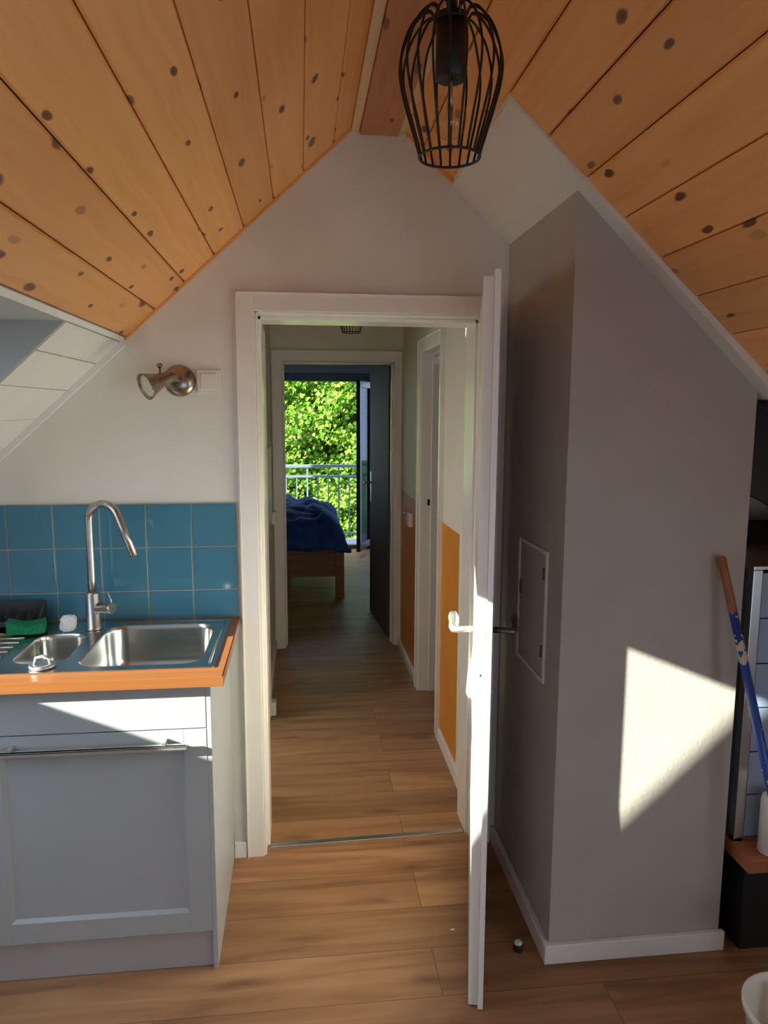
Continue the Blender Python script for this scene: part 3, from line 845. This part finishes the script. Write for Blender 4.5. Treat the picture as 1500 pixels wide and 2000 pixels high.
def leaf_poly(bm, c, size, rng):
    n = Vector((rng.gauss(-.55, .5), rng.gauss(-.75, .5), rng.gauss(.75, .45))).normalized()
    t = Vector((rng.uniform(-1, 1), rng.uniform(-1, 1), rng.uniform(-1.2, .2)))
    t = (t - n * t.dot(n)).normalized()
    s = n.cross(t)
    fold = .25
    pts = [(0, -.10, 0), (.26, .02, fold*.26), (.50, .42, fold*.5), (.24, .46, fold*.24), (0, 1.0, 0)]
    l = [bm.verts.new(c + t*(p[1]*size) + s*(p[0]*size) + n*(p[2]*size)) for p in pts]
    r = [bm.verts.new(c + t*(p[1]*size) - s*(p[0]*size) + n*(p[2]*size)) for p in pts[1:4]]
    bm.faces.new(l)
    bm.faces.new([l[0], l[4], r[2], r[1], r[0]])

def tree(name, label, base, crown, rad, nclump, per, lsize, mat, seed, view=None, spread=.30):
    rng = random.Random(seed)
    root = thing(name, label, 'tree', base, group=None)
    base = Vector(base); crown = Vector(crown)
    tr = MB()
    tr.tube([base, base*.7 + Vector((crown.x+.1, crown.y, crown.z))*.3, base*.3 + crown*.7, crown + Vector((0, 0, rad[2]*.5))], [.22, .17, .11, .03], 10)
    tr.build('trunk', M['bark'], root)
    br = MB(); fo = MB()
    for i in range(nclump):
        while True:
            p = Vector((rng.uniform(-1, 1), rng.uniform(-1, 1), rng.uniform(-1, 1)))
            if .12 < p.length < 1: break
        q = crown + Vector((p.x*rad[0], p.y*rad[1], p.z*rad[2]))
        if view and rng.random() < view:      # denser on the side that faces the house
            q = crown + Vector((p.x*rad[0], -abs(p.y)*rad[1], p.z*rad[2]))
        if i % 4 == 0:
            st = base*.35 + crown*.65 + Vector((0, 0, rng.uniform(-.6, .8)))
            mid = (st + q)*.5 + Vector((rng.uniform(-.3, .3), rng.uniform(-.3, .3), .3))
            br.tube([st, mid, q], [.04, .022, .007], 5, cap=False)
        R_ = spread * rng.uniform(.6, 1.3)
        for j in range(per):
            v = Vector((rng.gauss(0, 1), rng.gauss(0, 1), rng.gauss(0, .55))) * R_ * .6
            leaf_poly(fo.bm, q + v, lsize * rng.uniform(.6, 1.35), rng)
    br.build('branch', M['bark'], root)
    me = bpy.data.meshes.new('foliage'); fo.bm.to_mesh(me); fo.bm.free(); me.materials.append(mat)
    o = bpy.data.objects.new('foliage', me); COL.objects.link(o); o.parent = root
    o.matrix_parent_inverse = Matrix.Translation(-root.location)
    return root
tree('maple_tree', 'bright sunlit green maple filling the view behind the balcony railing', (1.0, 15.2, -3.2), (.9, 14.6, 1.2), (2.9, 1.9, 3.3), 950, 80, .078, M['leaf'], 3, .6)
tree('maple_tree', 'darker tree standing behind the bright maple', (-.5, 22.5, -3.2), (.6, 22.0, 1.0), (5.2, 2.0, 4.6), 700, 40, .20, M['leaf2'], 11, .3, .5)

# ------------------------------------------------------------------ kitchen
ZT = .925
# --- cabinets
def cabinet(x0, x1, label, group=None):
    root = thing('base_cabinet', label, 'cabinet', ((x0+x1)/2, 2.3, 0))
    yf = 2.02
    c = MB()
    t = .018
    c.box(x0, yf+.02, .13, x0+t, 2.56, ZT-.033); c.box(x1-t-.014, yf+.02, .13, x1-.014, 2.56, ZT-.033)
    c.box(x0+t, yf+.02, .13, x1-t-.014, 2.56, .148); c.box(x0+t, 2.55, .148, x1-t-.014, 2.56, ZT-.033)
    c.box(x0+t, yf+.02, ZT-.18, x1-t-.014, yf+.04, ZT-.033)
    c.build('carcass', M['cab'], root)
    MB().box(x1-.0138, yf+.001, .0, x1, 2.556, ZT-.033, .0008).build('side_panel', M['cab'], root)
    MB().box(x0+.002, yf, .759, x1-.0142, yf+.019, .880, .0012).build('drawer_front', M['cab'], root)
    # door: four frame members, recessed panel with bevelled edge
    dx0, dx1, dz0, dz1 = x0+.002, x1-.0142, .125, .756
    st = .064
    d = MB()
    d.box(dx0, yf, dz0, dx0+st, yf+.02, dz1, .001); d.box(dx1-st, yf, dz0, dx1, yf+.02, dz1, .001)
    d.box(dx0+st, yf, dz0, dx1-st, yf+.02, dz0+st, .001); d.box(dx0+st, yf, dz1-st, dx1-st, yf+.02, dz1, .001)
    ix0, ix1, iz0, iz1 = dx0+st, dx1-st, dz0+st, dz1-st
    b = .009
    q0 = [d.bm.verts.new(p) for p in ((ix0, yf+.001, iz0), (ix1, yf+.001, iz0), (ix1, yf+.001, iz1), (ix0, yf+.001, iz1))]
    q1 = [d.bm.verts.new(p) for p in ((ix0+b, yf+.010, iz0+b), (ix1-b, yf+.010, iz0+b), (ix1-b, yf+.010, iz1-b), (ix0+b, yf+.010, iz1-b))]
    for i in range(4):
        d.bm.faces.new((q0[i], q0[(i+1) % 4], q1[(i+1) % 4], q1[i]))
    d.bm.faces.new(q1)
    door = d.build('door', M['cab'], root)
    h = MB()
    hz = .722
    h.box(dx0+.045, yf-.034, hz-.011, dx1-.052, yf-.024, hz, .001)
    h.box(dx0+.045, yf-.034, hz-.004, dx1-.052, yf-.016, hz, .0005)
    for xx in (dx0+.10, dx1-.115):
        h.box(xx-.006, yf-.028, hz-.002, xx+.006, yf, hz+.010, .001)
    ho = h.build('handle', M['handle'], None); ho.parent = door; ho.matrix_parent_inverse = Matrix.Identity(4)
    HANDLES.append((ho, root))
    MB().box(x0+.002, yf+.016, 0, x1-.015, yf+.032, .122, .001).build('plinth', M['plinth'], root)
    return root
HANDLES = []
cabinet(-.905, -.262, 'white sink base cabinet with framed door and bar handle')
cabinet(-1.56, -.909, 'white base cabinet at far left beyond the sink cabinet')

# --- worktop with a cut-out for the sink (built as a frame of slabs)
WX_R, WY_F = -.222, 1.982
SX0, SX1, SY0, SY1 = -1.26, -.252, 2.045, 2.545     # sink outline
CO = .018
mb = MB()
z0, z1 = ZT-.031, ZT
bmo = mb.bm
def ring(pts, z): return [bmo.verts.new((p[0], p[1], z)) for p in pts]
outer = [(-1.60, WY_F), (WX_R, WY_F), (WX_R, YB-.004), (-1.60, YB-.004)]
innr = [(SX0+CO, SY0+CO), (SX1-CO, SY0+CO), (SX1-CO, SY1-CO), (SX0+CO, SY1-CO)]
O1, I1, O0, I0 = ring(outer, z1), ring(innr, z1), ring(outer, z0), ring(innr, z0)
for i in range(4):
    j = (i+1) % 4
    bmo.faces.new((O1[i], O1[j], I1[j], I1[i])); bmo.faces.new((O0[j], O0[i], I0[i], I0[j]))
    bmo.faces.new((O0[i], O0[j], O1[j], O1[i])); bmo.faces.new((I0[j], I0[i], I1[i], I1[j]))
bmesh.ops.recalc_face_normals(bmo, faces=bmo.faces)
es = [e for e in bmo.edges if all(v in O1 for v in e.verts)]
bmesh.ops.bevel(bmo, geom=es, offset=.003, segments=2, affect='EDGES')
mb.build('worktop', M['worktop'], None, label='orange wood worktop around the steel sink', cat='worktop')

# --- backsplash: real tiles on a grout bed
bs = thing('backsplash', 'blue glazed tile splashback above the worktop', 'tiles', (-.72, YB-.005, ZT))
MB().box(-1.185, YB-.0065, ZT+.002, -.226, YB, 1.3335).build('grout', M['grout'], bs)
tl = MB()
TW = .1535
for r, (za, zb) in enumerate(((1.1815, 1.331), (1.0275, 1.1775), (ZT+.003, 1.0235))):
    for c in range(9):
        xb = -.229 - c*TW
        xa = xb - TW + .0045
        if xa < -1.16: continue
        if xb <= xa: continue
        tl.box(xa, YB-.010, za, xb, YB-.004, zb, .0012, 1)
tl.build('tile_face', M['tile'], bs)

# --- sink: top sheet with two bowls built as one skin
def rrect(x0, x1, y0, y1, r, n=6):
    pts = []
    for (cx, cy, a0) in ((x1-r, y0+r, -90), (x1-r, y1-r, 0), (x0+r, y1-r, 90), (x0+r, y0+r, 180)):
        for k in range(n+1):
            a = math.radians(a0 + 90*k/n)
            pts.append((cx + r*math.cos(a), cy + r*math.sin(a)))
    return pts
sk = thing('kitchen_sink', 'stainless steel sink with large and small bowl set in worktop', 'sink', ((SX0+SX1)/2, (SY0+SY1)/2, ZT))
ZS = ZT + .004
B1 = rrect(-.650, -.295, 2.080, 2.485, .062)
B2 = rrect(-.845, -.690, 2.125, 2.405, .050)
mb = MB(); bmo = mb.bm
out = [bmo.verts.new((p[0], p[1], ZS)) for p in rrect(SX0, SX1, SY0, SY1, .012, 3)]
def hole(P):
    return [bmo.verts.new((p[0], p[1], ZS)) for p in P]
h1, h2 = hole(B1), hole(B2)
def loop_edges(V): return [bmo.edges.new((V[i], V[(i+1) % len(V)])) for i in range(len(V))]
E_ = loop_edges(out) + loop_edges(h1) + loop_edges(h2)
bmesh.ops.triangle_fill(bmo, edges=E_, use_beauty=True, use_dissolve=False)
# drop the skirt of the rim
low = [bmo.verts.new((v.co.x, v.co.y, ZT+.0003)) for v in out]
for i in range(len(out)):
    j = (i+1) % len(out); bmo.faces.new((out[i], out[j], low[j], low[i]))
mb.build('sink_top', M['steel'], sk)
def bowl(P, depth, name, rise=.03):
    m2 = MB(); b2 = m2.bm
    cx = sum(p[0] for p in P)/len(P); cy = sum(p[1] for p in P)/len(P)
    prof = [(1.0, 0), (.988, -.004), (.975, -.015), (.955, -depth+.045), (.93, -depth+.02), (.87, -depth+.004), (.78, -depth), (.10, -depth-.004)]
    rings = [[b2.verts.new((cx+(p[0]-cx)*s, cy+(p[1]-cy)*s, ZS+dz)) for p in P] for s, dz in prof]
    for A, B in zip(rings, rings[1:]):
        for i in range(len(P)):
            j = (i+1) % len(P); f = b2.faces.new((A[i], A[j], B[j], B[i])); f.smooth = True
    b2.faces.new(rings[-1])
    o = m2.build(name, M['steel'], sk)
    return o
b_big = bowl(B1, .155, 'bowl'); b_big['label'] = 'large steel bowl on the right'
b_small = bowl(B2, .11, 'bowl'); b_small['label'] = 'small steel bowl on the left'
ol = MB()
for dy in (-.006, .006, 0):
    ol.lathe([(.0045, 0), (.0045, .002)], (-.641, 2.150+dy*2.2, ZS-.045), (1, 0, 0), 10)
ol.build('overflow', M['black'], sk)
rg = MB()
for i in range(7):
    y = 2.15 + i*.045
    rg.tube([(-1.22, y, ZS), (-.885, y, ZS)], .0045, 8)
rg.build('drain_ridge', M['steel'], sk)
rg = MB()
rg.tube([(-.60, 2.517, ZS), (-.275, 2.517, ZS), (-.270, 2.51, ZS), (-.270, 2.08, ZS)], .0035, 8)
rg.build('drain_ridge', M['steel'], sk)

# --- tap
tp = thing('kitchen_tap', 'brushed nickel swan-neck tap with side lever behind the sink', 'tap', (-.692, 2.455, ZS))
fx, fy = -.692, 2.455
MB().lathe([(.026, 0), (.026, .006), (.0225, .010), (.0225, .122), (.020, .128)], (fx, fy, ZS), n=28).build('tap_body', M['nickel'], tp)
sp_pts = []
for k in range(6): sp_pts.append((fx, fy, ZS+.12+ (.245/5)*k))
cz = ZS + .365; R_ = .058
dirx, diry = .92, -.39
for k in range(1, 15):
    a = PI - math.radians(162) * k/14
    sp_pts.append((fx + dirx*(R_ + R_*math.cos(a)), fy + diry*(R_ + R_*math.cos(a)), cz + R_*math.sin(a)))
l = Vector(sp_pts[-1]); t_ = (Vector(sp_pts[-1]) - Vector(sp_pts[-2])).normalized()
sp_pts.append(tuple(l + t_*.04)); sp_pts.append(tuple(l + t_*.136))
MB().tube(sp_pts, [.0125]*(len(sp_pts)-2) + [.0128, .0135], 16).build('spout', M['nickel'], tp)
lv = MB()
lv.lathe([(.0165, 0), (.0165, .052), (.0155, .056)], (fx+.015, fy-.006, ZS+.075), (.93, -.36, 0), 20)
lv.lathe([(.0172, 0), (.0172, .020)], (fx+.052, fy-.021, ZS+.075), (.93, -.36, 0), 20)
lv.build('mixer_valve', M['nickel'], tp)
MB().tube([(fx+.068, fy-.027, ZS+.088), (fx+.064, fy-.026, ZS+.108), (fx+.056, fy-.023, ZS+.132)], [.0035, .0035, .003], 8).build('lever', M['nickel'], tp)

# --- things on the sink
sg = MB()
g = bmesh.ops.create_grid(sg.bm, x_segments=1, y_segments=1, size=.001)
sg.bm.clear()
sg.box(-.058, -.034, 0, .058, .034, .030)
bmesh.ops.subdivide_edges(sg.bm, edges=sg.bm.edges, cuts=7, use_grid_fill=True)
for v in sg.bm.verts:
    p = v.co
    n_ = noise.noise(p*28)
    p.z = p.z*(1 + .25*noise.noise(p*18)) + .014*(p.x/.058)**2*(1 if p.z > .001 else 0) + .004*n_
    p.x += .006*noise.noise(p*22+Vector((3, 1, 2))); p.y += .005*noise.noise(p*24+Vector((7, 2, 2)))
    p.z = max(p.z, 0)
for v in sg.bm.verts: v.co = Matrix.Rotation(math.radians(8), 3, 'Z') @ v.co + Vector((-.893, 2.418, ZS+.006))
o = sg.build('scouring_sponge', M['sponge'], None, label='crumpled green sponge on the draining board', cat='sponge'); subsurf(o, 1)
pp = MB()
bmesh.ops.create_icosphere(pp.bm, subdivisions=4, radius=.030)
for v in pp.bm.verts:
    d_ = v.co.normalized()
    q_ = Vector([math.copysign(abs(c_)**.55, c_) for c_ in d_])
    v.co = Vector((q_.x*.024, q_.y*.019, q_.z*.026)) * (1.0 + .14*noise.noise(d_*2.2) + .12*noise.noise(d_*6))
    v.co.x = max(-.027, min(.027, v.co.x)); v.co.z = max(-.027, min(.029, v.co.z))
for v in pp.bm.verts: v.co += Vector((-.768, 2.438, ZS+.0275))
pp.build('crumpled_cloth', M['paper'], None, label='crumpled white cloth beside the foot of the tap', cat='cloth')
# dish rack
rk = MB()
rx0, rx1, ry0, ry1 = -1.22, -.868, 2.462, 2.535
rk.box(rx0, ry0, ZS+.001, rx1, ry1, ZS+.012)
for i in range(4):
    pass
rk.prism([(ry0, ZS+.001), (ry0+.004, ZS+.001), (ry0+.004, ZS+.030), (ry0, ZS+.030)], 'x', rx0, rx1)
rk.box(rx0, ry1-.004, ZS+.001, rx1, ry1, ZS+.085)
rk.prism([(ry0, ZS+.001), (ry1, ZS+.001), (ry1, ZS+.085), (ry0, ZS+.030)], 'x', rx1-.004, rx1)
rk.prism([(ry0, ZS+.001), (ry1, ZS+.001), (ry1, ZS+.085), (ry0, ZS+.030)], 'x', rx0, rx0+.004)
for i in range(9):
    for j in range(3):
        xx = rx0+.03+i*.035; yy = ry0+.022+j*.027
        rk.box(xx-.003, yy-.003, ZS+.010, xx+.003, yy+.003, ZS+.045+.012*j)
rk.build('dish_rack', M['rack'], None, label='dark grey dish rack at the left end against the tiles', cat='dish rack')
# strainer plug at the front of the sink
sq = thing('sink_plug', 'chrome sink strainer plug lying on the front rim of the sink', 'plug', (-.735, 2.088, ZS))
MB().lathe([(.030, 0), (.036, .004), (.036, .010), (.028, .013), (.020, .010)], (-.735, 2.088, ZS), n=26).build('strainer', M['alu'], sq)
MB().tube([(-.757, 2.09, ZS+.010), (-.752, 2.09, ZS+.028), (-.735, 2.09, ZS+.033), (-.718, 2.09, ZS+.028), (-.713, 2.09, ZS+.010)], .005, 8).build('grip', M['alu'], sq)

# --- wall spot and switch
ws = thing('wall_spotlight', 'bronze metal spotlight on the wall left of the doorway', 'wall lamp', (-.405, YB, 1.752))
MB().lathe([(.052, 0), (.053, .006), (.048, .014), (.030, .021), (.012, .024)], (-.405, YB, 1.752), (0, -1, 0), 36).build('wall_plate', M['bronze'], ws)
ar = MB().tube([(-.405, YB-.018, 1.752), (-.412, YB-.055, 1.757), (-.425, YB-.085, 1.764)], [.011, .011, .012], 12)
ar.tube([(-.452, YB-.105, 1.760), (-.452, YB-.098, 1.796)], .0035, 8)
ar.lathe([(.008, 0), (.010, .004), (.010, .008), (.006, .012)], (-.452, YB-.098, 1.792), (-.2, 0, 1), 10)
ar.build('arm', M['bronze'], ws)
hd_ax = Vector((-.74, -.56, -.37)).normalized()
MB().lathe([(.014, -.012), (.019, -.004), (.0195, .028), (.022, .045), (.034, .078), (.043, .102), (.0445, .106), (.0405, .104), (.031, .078), (.018, .045), (.016, .03)],
           (-.412, YB-.092, 1.766), hd_ax, 32, True, True).build('lamp_head', M['bronze'], ws)
MB().lathe([(.006, .094), (.028, .094), (.036, .0985)], (-.412, YB-.092, 1.766), hd_ax, 24, True, False).build('bulb', M['cream_plastic'], ws)
def switch(label, o, axis, sgn, size=.080, proud=.010, group=None):
    """square wall switch; axis = wall normal"""
    r = thing('light_switch', label, 'switch', o, group=group)
    h = size/2; x, y, z = o
    if axis == 'y':
        MB().box(x-h, y, z-h, x+h, y+sgn*proud, z+h, .003).build('cover', M['cream_plastic'], r)
        MB().box(x-h*.68, y+sgn*proud, z-h*.68, x+h*.68, y+sgn*(proud+.004), z+h*.68, .002).build('rocker', M['cream_plastic'], r)
    else:
        MB().box(x, y-h, z-h, x+sgn*proud, y+h, z+h, .003).build('cover', M['cream_plastic'], r)
        MB().box(x+sgn*proud, y-h*.68, z-h*.68, x+sgn*(proud+.004), y+h*.68, z+h*.68, .002).build('rocker', M['cream_plastic'], r)
    return r
switch('cream light switch between wall spotlight and doorway', (-.308, YB, 1.750), 'y', -1)
switch('cream switch on the left hallway wall by the bedroom doorway', (HX0, 4.74, .965), 'x', 1, .080, .030)
r = switch('cream switch box on the shaded orange hallway wall', (HX1-.0015, 4.46, .985), 'x', -1, .085, .028)
MB().lathe([(.010, 0), (.012, .01), (.008, .018)], (HX1-.0295, 4.515, 1.02), (-1, 0, 0), 12).build('knob', M['handle'], r, label='small chrome knob on top')

# --- pendant lamps
def pendant(x, y, zb, ztop, label):
    """zb = bottom ring height"""
    r = thing('pendant_lamp', label, 'lamp', (x, y, zb), group='black wire cage pendant lamps')
    MB().lathe([(.050, 0), (.050, -.020), (.012, -.026)], (x, y, ztop), n=24).build('ceiling_rose', M['black'], r)
    MB().tube([(x, y, zb+.25), (x, y, ztop-.02)], .007 if ztop-zb > .3 else .005, 10).build('cord', M['black'], r)
    MB().lathe([(.008, .268), (.010, .262), (.010, .235), (.027, .232), (.027, .130), (.024, .127)], (x, y, zb), n=24).build('lamp_holder', M['black'], r)
    prof = [(.028, .222), (.036, .236), (.052, .232), (.072, .208), (.085, .176), (.0895, .148), (.086, .116), (.076, .078), (.064, .040), (.0545, .008), (.053, 0)]
    def cr(P, k):
        out = []
        for i in range(len(P)-1):
            p0, p1, p2, p3 = P[max(i-1, 0)], P[i], P[i+1], P[min(i+2, len(P)-1)]
            for q in range(k):
                t = q/k
                out.append(tuple(.5*((2*b)+(c-a)*t+(2*a-5*b+4*c-d)*t*t+(3*b-a-3*c+d)*t**3) for a, b, c, d in zip(p0, p1, p2, p3)))
        return out + [P[-1]]
    prof = cr(prof, 3)
    cg = MB()
    n = 20
    for k in range(n):
        a = 2*PI*(k+.3)/n
        sw = .16 if k % 2 else -.16
        pts = []
        for i, (rr, hh) in enumerate(prof):
            aa = a + sw * max(0, (9.6-i)/9.6)
            pts.append((x+rr*math.cos(aa), y+rr*math.sin(aa), zb+hh))
        cg.tube(pts, .0022, 6)
    for (rr, hh) in ((.0535, 0), ):
        cg.tube([(x+rr*math.cos(2*PI*k/36), y+rr*math.sin(2*PI*k/36), zb+hh) for k in range(36)], .0024, 6, closed=True)
    cg.tube([(x+.028*math.cos(2*PI*k/24), y+.028*math.sin(2*PI*k/24), zb+.222) for k in range(24)], .0022, 6, closed=True)
    cg.build('wire_cage', M['black'], r)
    b = MB().lathe([(.012, .128), (.013, .112), (.020, .096), (.029, .074), (.030, .060), (.026, .044), (.014, .033), (.003, .030)], (x, y, zb), n=24)
    b.build('bulb', M['bulb'], r)
    f = MB().tube([(x, y, zb+.125), (x, y, zb+.085)], .004, 8)
    for k in range(4):
        a = PI/2*k
        f.tube([(x+.004*math.cos(a), y+.004*math.sin(a), zb+.088), (x+.009*math.cos(a), y+.009*math.sin(a), zb+.05)], .0006, 5)
    f.build('filament', M['filament'], r)
    return r
pendant(.267, 1.345, 2.099, 2.565, 'black wire cage pendant lamp hanging large from the ridge beam')
pendant(.303, 4.40, 2.110, HC, 'black wire cage pendant lamp far off at the top of the hallway')

# white panel on the left hallway wall
MB().box(HX0, 3.86, 1.0, HX0+.012, 4.62, 1.44, .002).build('white_board', M['white_plastic'], None, label='bright white flat panel on the left hallway wall above the switch', cat='panel')

# --- chimney hatch
ha = thing('access_hatch', 'white metal access hatch in the side of the chimney breast', 'hatch', (CX0, 2.20, .83))
hy0, hy1, hz0, hz1 = 2.063, 2.342, .832, 1.241
fr = MB()
for (a, b, c, d_) in ((hy0, hy0+.012, hz0, hz1), (hy1-.012, hy1, hz0, hz1)):
    fr.box(CX0-.008, a, c, CX0, b, d_, .0015)
fr.box(CX0-.008, hy0+.012, hz0, CX0, hy1-.012, hz0+.012, .0015); fr.box(CX0-.008, hy0+.012, hz1-.012, CX0, hy1-.012, hz1, .0015)
fr.build('hatch_frame', M['enamel'], ha)
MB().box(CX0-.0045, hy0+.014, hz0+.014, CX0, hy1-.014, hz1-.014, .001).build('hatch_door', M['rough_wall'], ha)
for z in (.93, 1.17):
    MB().tube([(CX0-.008, hy0+.020, z-.018), (CX0-.008, hy0+.020, z+.018)], .005, 8).build('hinge', M['darkmetal'], ha)
MB().box(CX0-.009, hy1-.038, 1.055, CX0-.004, hy1-.022, 1.10, .001).build('lock', M['darkmetal'], ha)

# --- door stop and scrap on the floor
ds = thing('door_stop', 'small door stop with white top on the floor behind the door', 'door stop', (.652, 1.998, 0))
MB().lathe([(.014, 0), (.015, .003), (.015, .020), (.012, .022)], (.652, 1.998, 0), n=20).build('stop_base', M['rubber'], ds)
MB().lathe([(.0125, .022), (.0125, .026), (.009, .029), (.004, .0285)], (.652, 1.998, 0), n=20).build('stop_cap', M['white_plastic'], ds)
MB().box(.462, 2.100, 0, .474, 2.107, .004, .001).build('paper_scrap', M['paper'], None, label='tiny white scrap on the floor before the door edge', cat='scrap')

# ------------------------------------------------------------------ right edge of the picture
# black bench with a reddish wooden top
bn = thing('low_bench', 'black low bench with reddish wood top right of chimney', 'bench', (1.62, 2.1, 0))
MB().box(1.335, 1.925, 0, 1.99, 2.50, .29, .003).build('bench_body', M['black_panel'], bn)
MB().box(1.310, 1.870, .292, 2.0, 2.52, .335, .003).build('bench_top', M['red_wood'], bn)
# drawer tower
tw = thing('drawer_tower', 'tower of translucent plastic drawers in a silver frame', 'storage', (1.46, 2.1, .336))
tx0, tx1, ty0, ty1, tz0, tz1 = 1.318, 1.66, 1.965, 2.32, .336, 1.195
f = MB()
for (xx, yy) in ((tx0, ty0), (tx1-.03, ty0), (tx0, ty1-.03), (tx1-.03, ty1-.03)):
    f.box(xx, yy, tz0, xx+.03, yy+.03, tz1, .002)
f.box(tx0, ty0, tz1, tx1, ty1, tz1+.012, .002); f.box(tx0, ty0, tz0, tx1, ty1, tz0+.012)
f.build('tower_frame', M['alu'], tw)
nz = 6
hgt = (tz1-tz0-.02)/nz
for i in range(nz):
    za = tz0+.014+i*hgt; zb_ = za+hgt-.004
    d = MB()
    d.box(tx0+.033, ty0+.004, za, tx1-.033, ty0+.008, zb_, .001)
    d.box(tx0+.033, ty0+.008, za, tx0+.036, ty1-.03, zb_); d.box(tx1-.036, ty0+.008, za, tx1-.033, ty1-.03, zb_)
    d.box(tx0+.036, ty0+.008, za, tx1-.036, ty1-.03, za+.003)
    d.box(tx0+.12, ty0-.012, zb_-.018, tx1-.12, ty0+.004, zb_-.006, .002)
    d.build('drawer', M['frost'], tw)
# dark shelving behind
sh = thing('dark_shelf', 'black shelving unit in the dark nook behind the chimney', 'shelf', (1.68, 2.4, .336))
s_ = MB()
s_.box(1.30, 2.34, 1.215, 2.0, 2.56, 1.25); s_.box(1.285, 2.34, .34, 1.31, 2.56, 1.62); s_.box(1.30, 2.545, .34, 2.0, 2.56, 1.25)
s_.build('shelf_body', M['black_panel'], sh)
bs_ = MB().prism([(1.288, 1.425), (1.46, 1.342), (1.55, 1.342), (1.60, 1.425), (1.288, 1.715)], 'y', 2.0, 2.02)
bs_.build('black_board', M['black_panel'], None, label='black board closing the nook above the drawer tower under the roof', cat='board')
# canister in front of the tower
cn = MB().lathe([(.030, 0), (.036, .004), (.036, .165), (.033, .180), (.020, .190), (.018, .20)], (1.398, 1.905, .3355), n=24)
cn.build('plastic_canister', M['white_plastic'], None, label='white plastic canister on the bench in front of the drawers', cat='canister')

# broom pole leaning on the chimney edge
pb = thing('broom', 'worn blue pole with brown wooden tip leaning against the chimney', 'pole', (1.40, 1.66, 0))
P0 = Vector((1.188, 1.925, 1.247)); P1 = Vector((1.40, 1.655, .012))
def pt(t): return P0.lerp(P1, t)
MB().tube([pt(0), pt(.004), pt(.075), pt(.125)], [.008, .0118, .0125, .0125], 14).build('wooden_tip', M['wood_brown'], pb)
MB().tube([pt(.122), pt(.5), pt(.98), pt(1.0)], [.0122, .0125, .0125, .010], 14).build('pole', M['pole'], pb)

# bucket
bk = thing('bucket', 'white plastic bucket on the floor at the lower right corner', 'bucket', (1.205, 1.484, 0))
bc = (1.205, 1.484, 0)
MB().lathe([(.098, 0.0), (.102, .004), (.122, .178), (.130, .180), (.131, .196), (.127, .198), (.119, .196), (.118, .18), (.099, .012), (.05, .010)], bc, n=40).build('bucket_body', M['cream_plastic'], bk)
hp = []
for k in range(15):
    a = PI*k/14
    hp.append((bc[0]-.134*math.cos(a)*1.0, bc[1]-.05*math.sin(a) - .085*math.sin(a), .185-.115*math.sin(a)))
MB().tube(hp, .0018, 6).build('handle', M['handle'], bk)
MB().tube([(1.222, 1.499, .012), (1.222, 1.514, .12), (1.225, 1.534, .215)], [.013, .013, .011], 10).build('brush_handle', M['cream_plastic'], None, label='pale brush handle standing in the white bucket', cat='brush')

# fix parenting offsets of two-level children
for ho, root in HANDLES:
    bpy.context.view_layer.update()
    ho.matrix_parent_inverse = ho.parent.matrix_world.inverted()
bpy.context.view_layer.update()
sf_fix[1].matrix_parent_inverse = sf_fix[0].matrix_world.inverted()
bpy.context.view_layer.update()
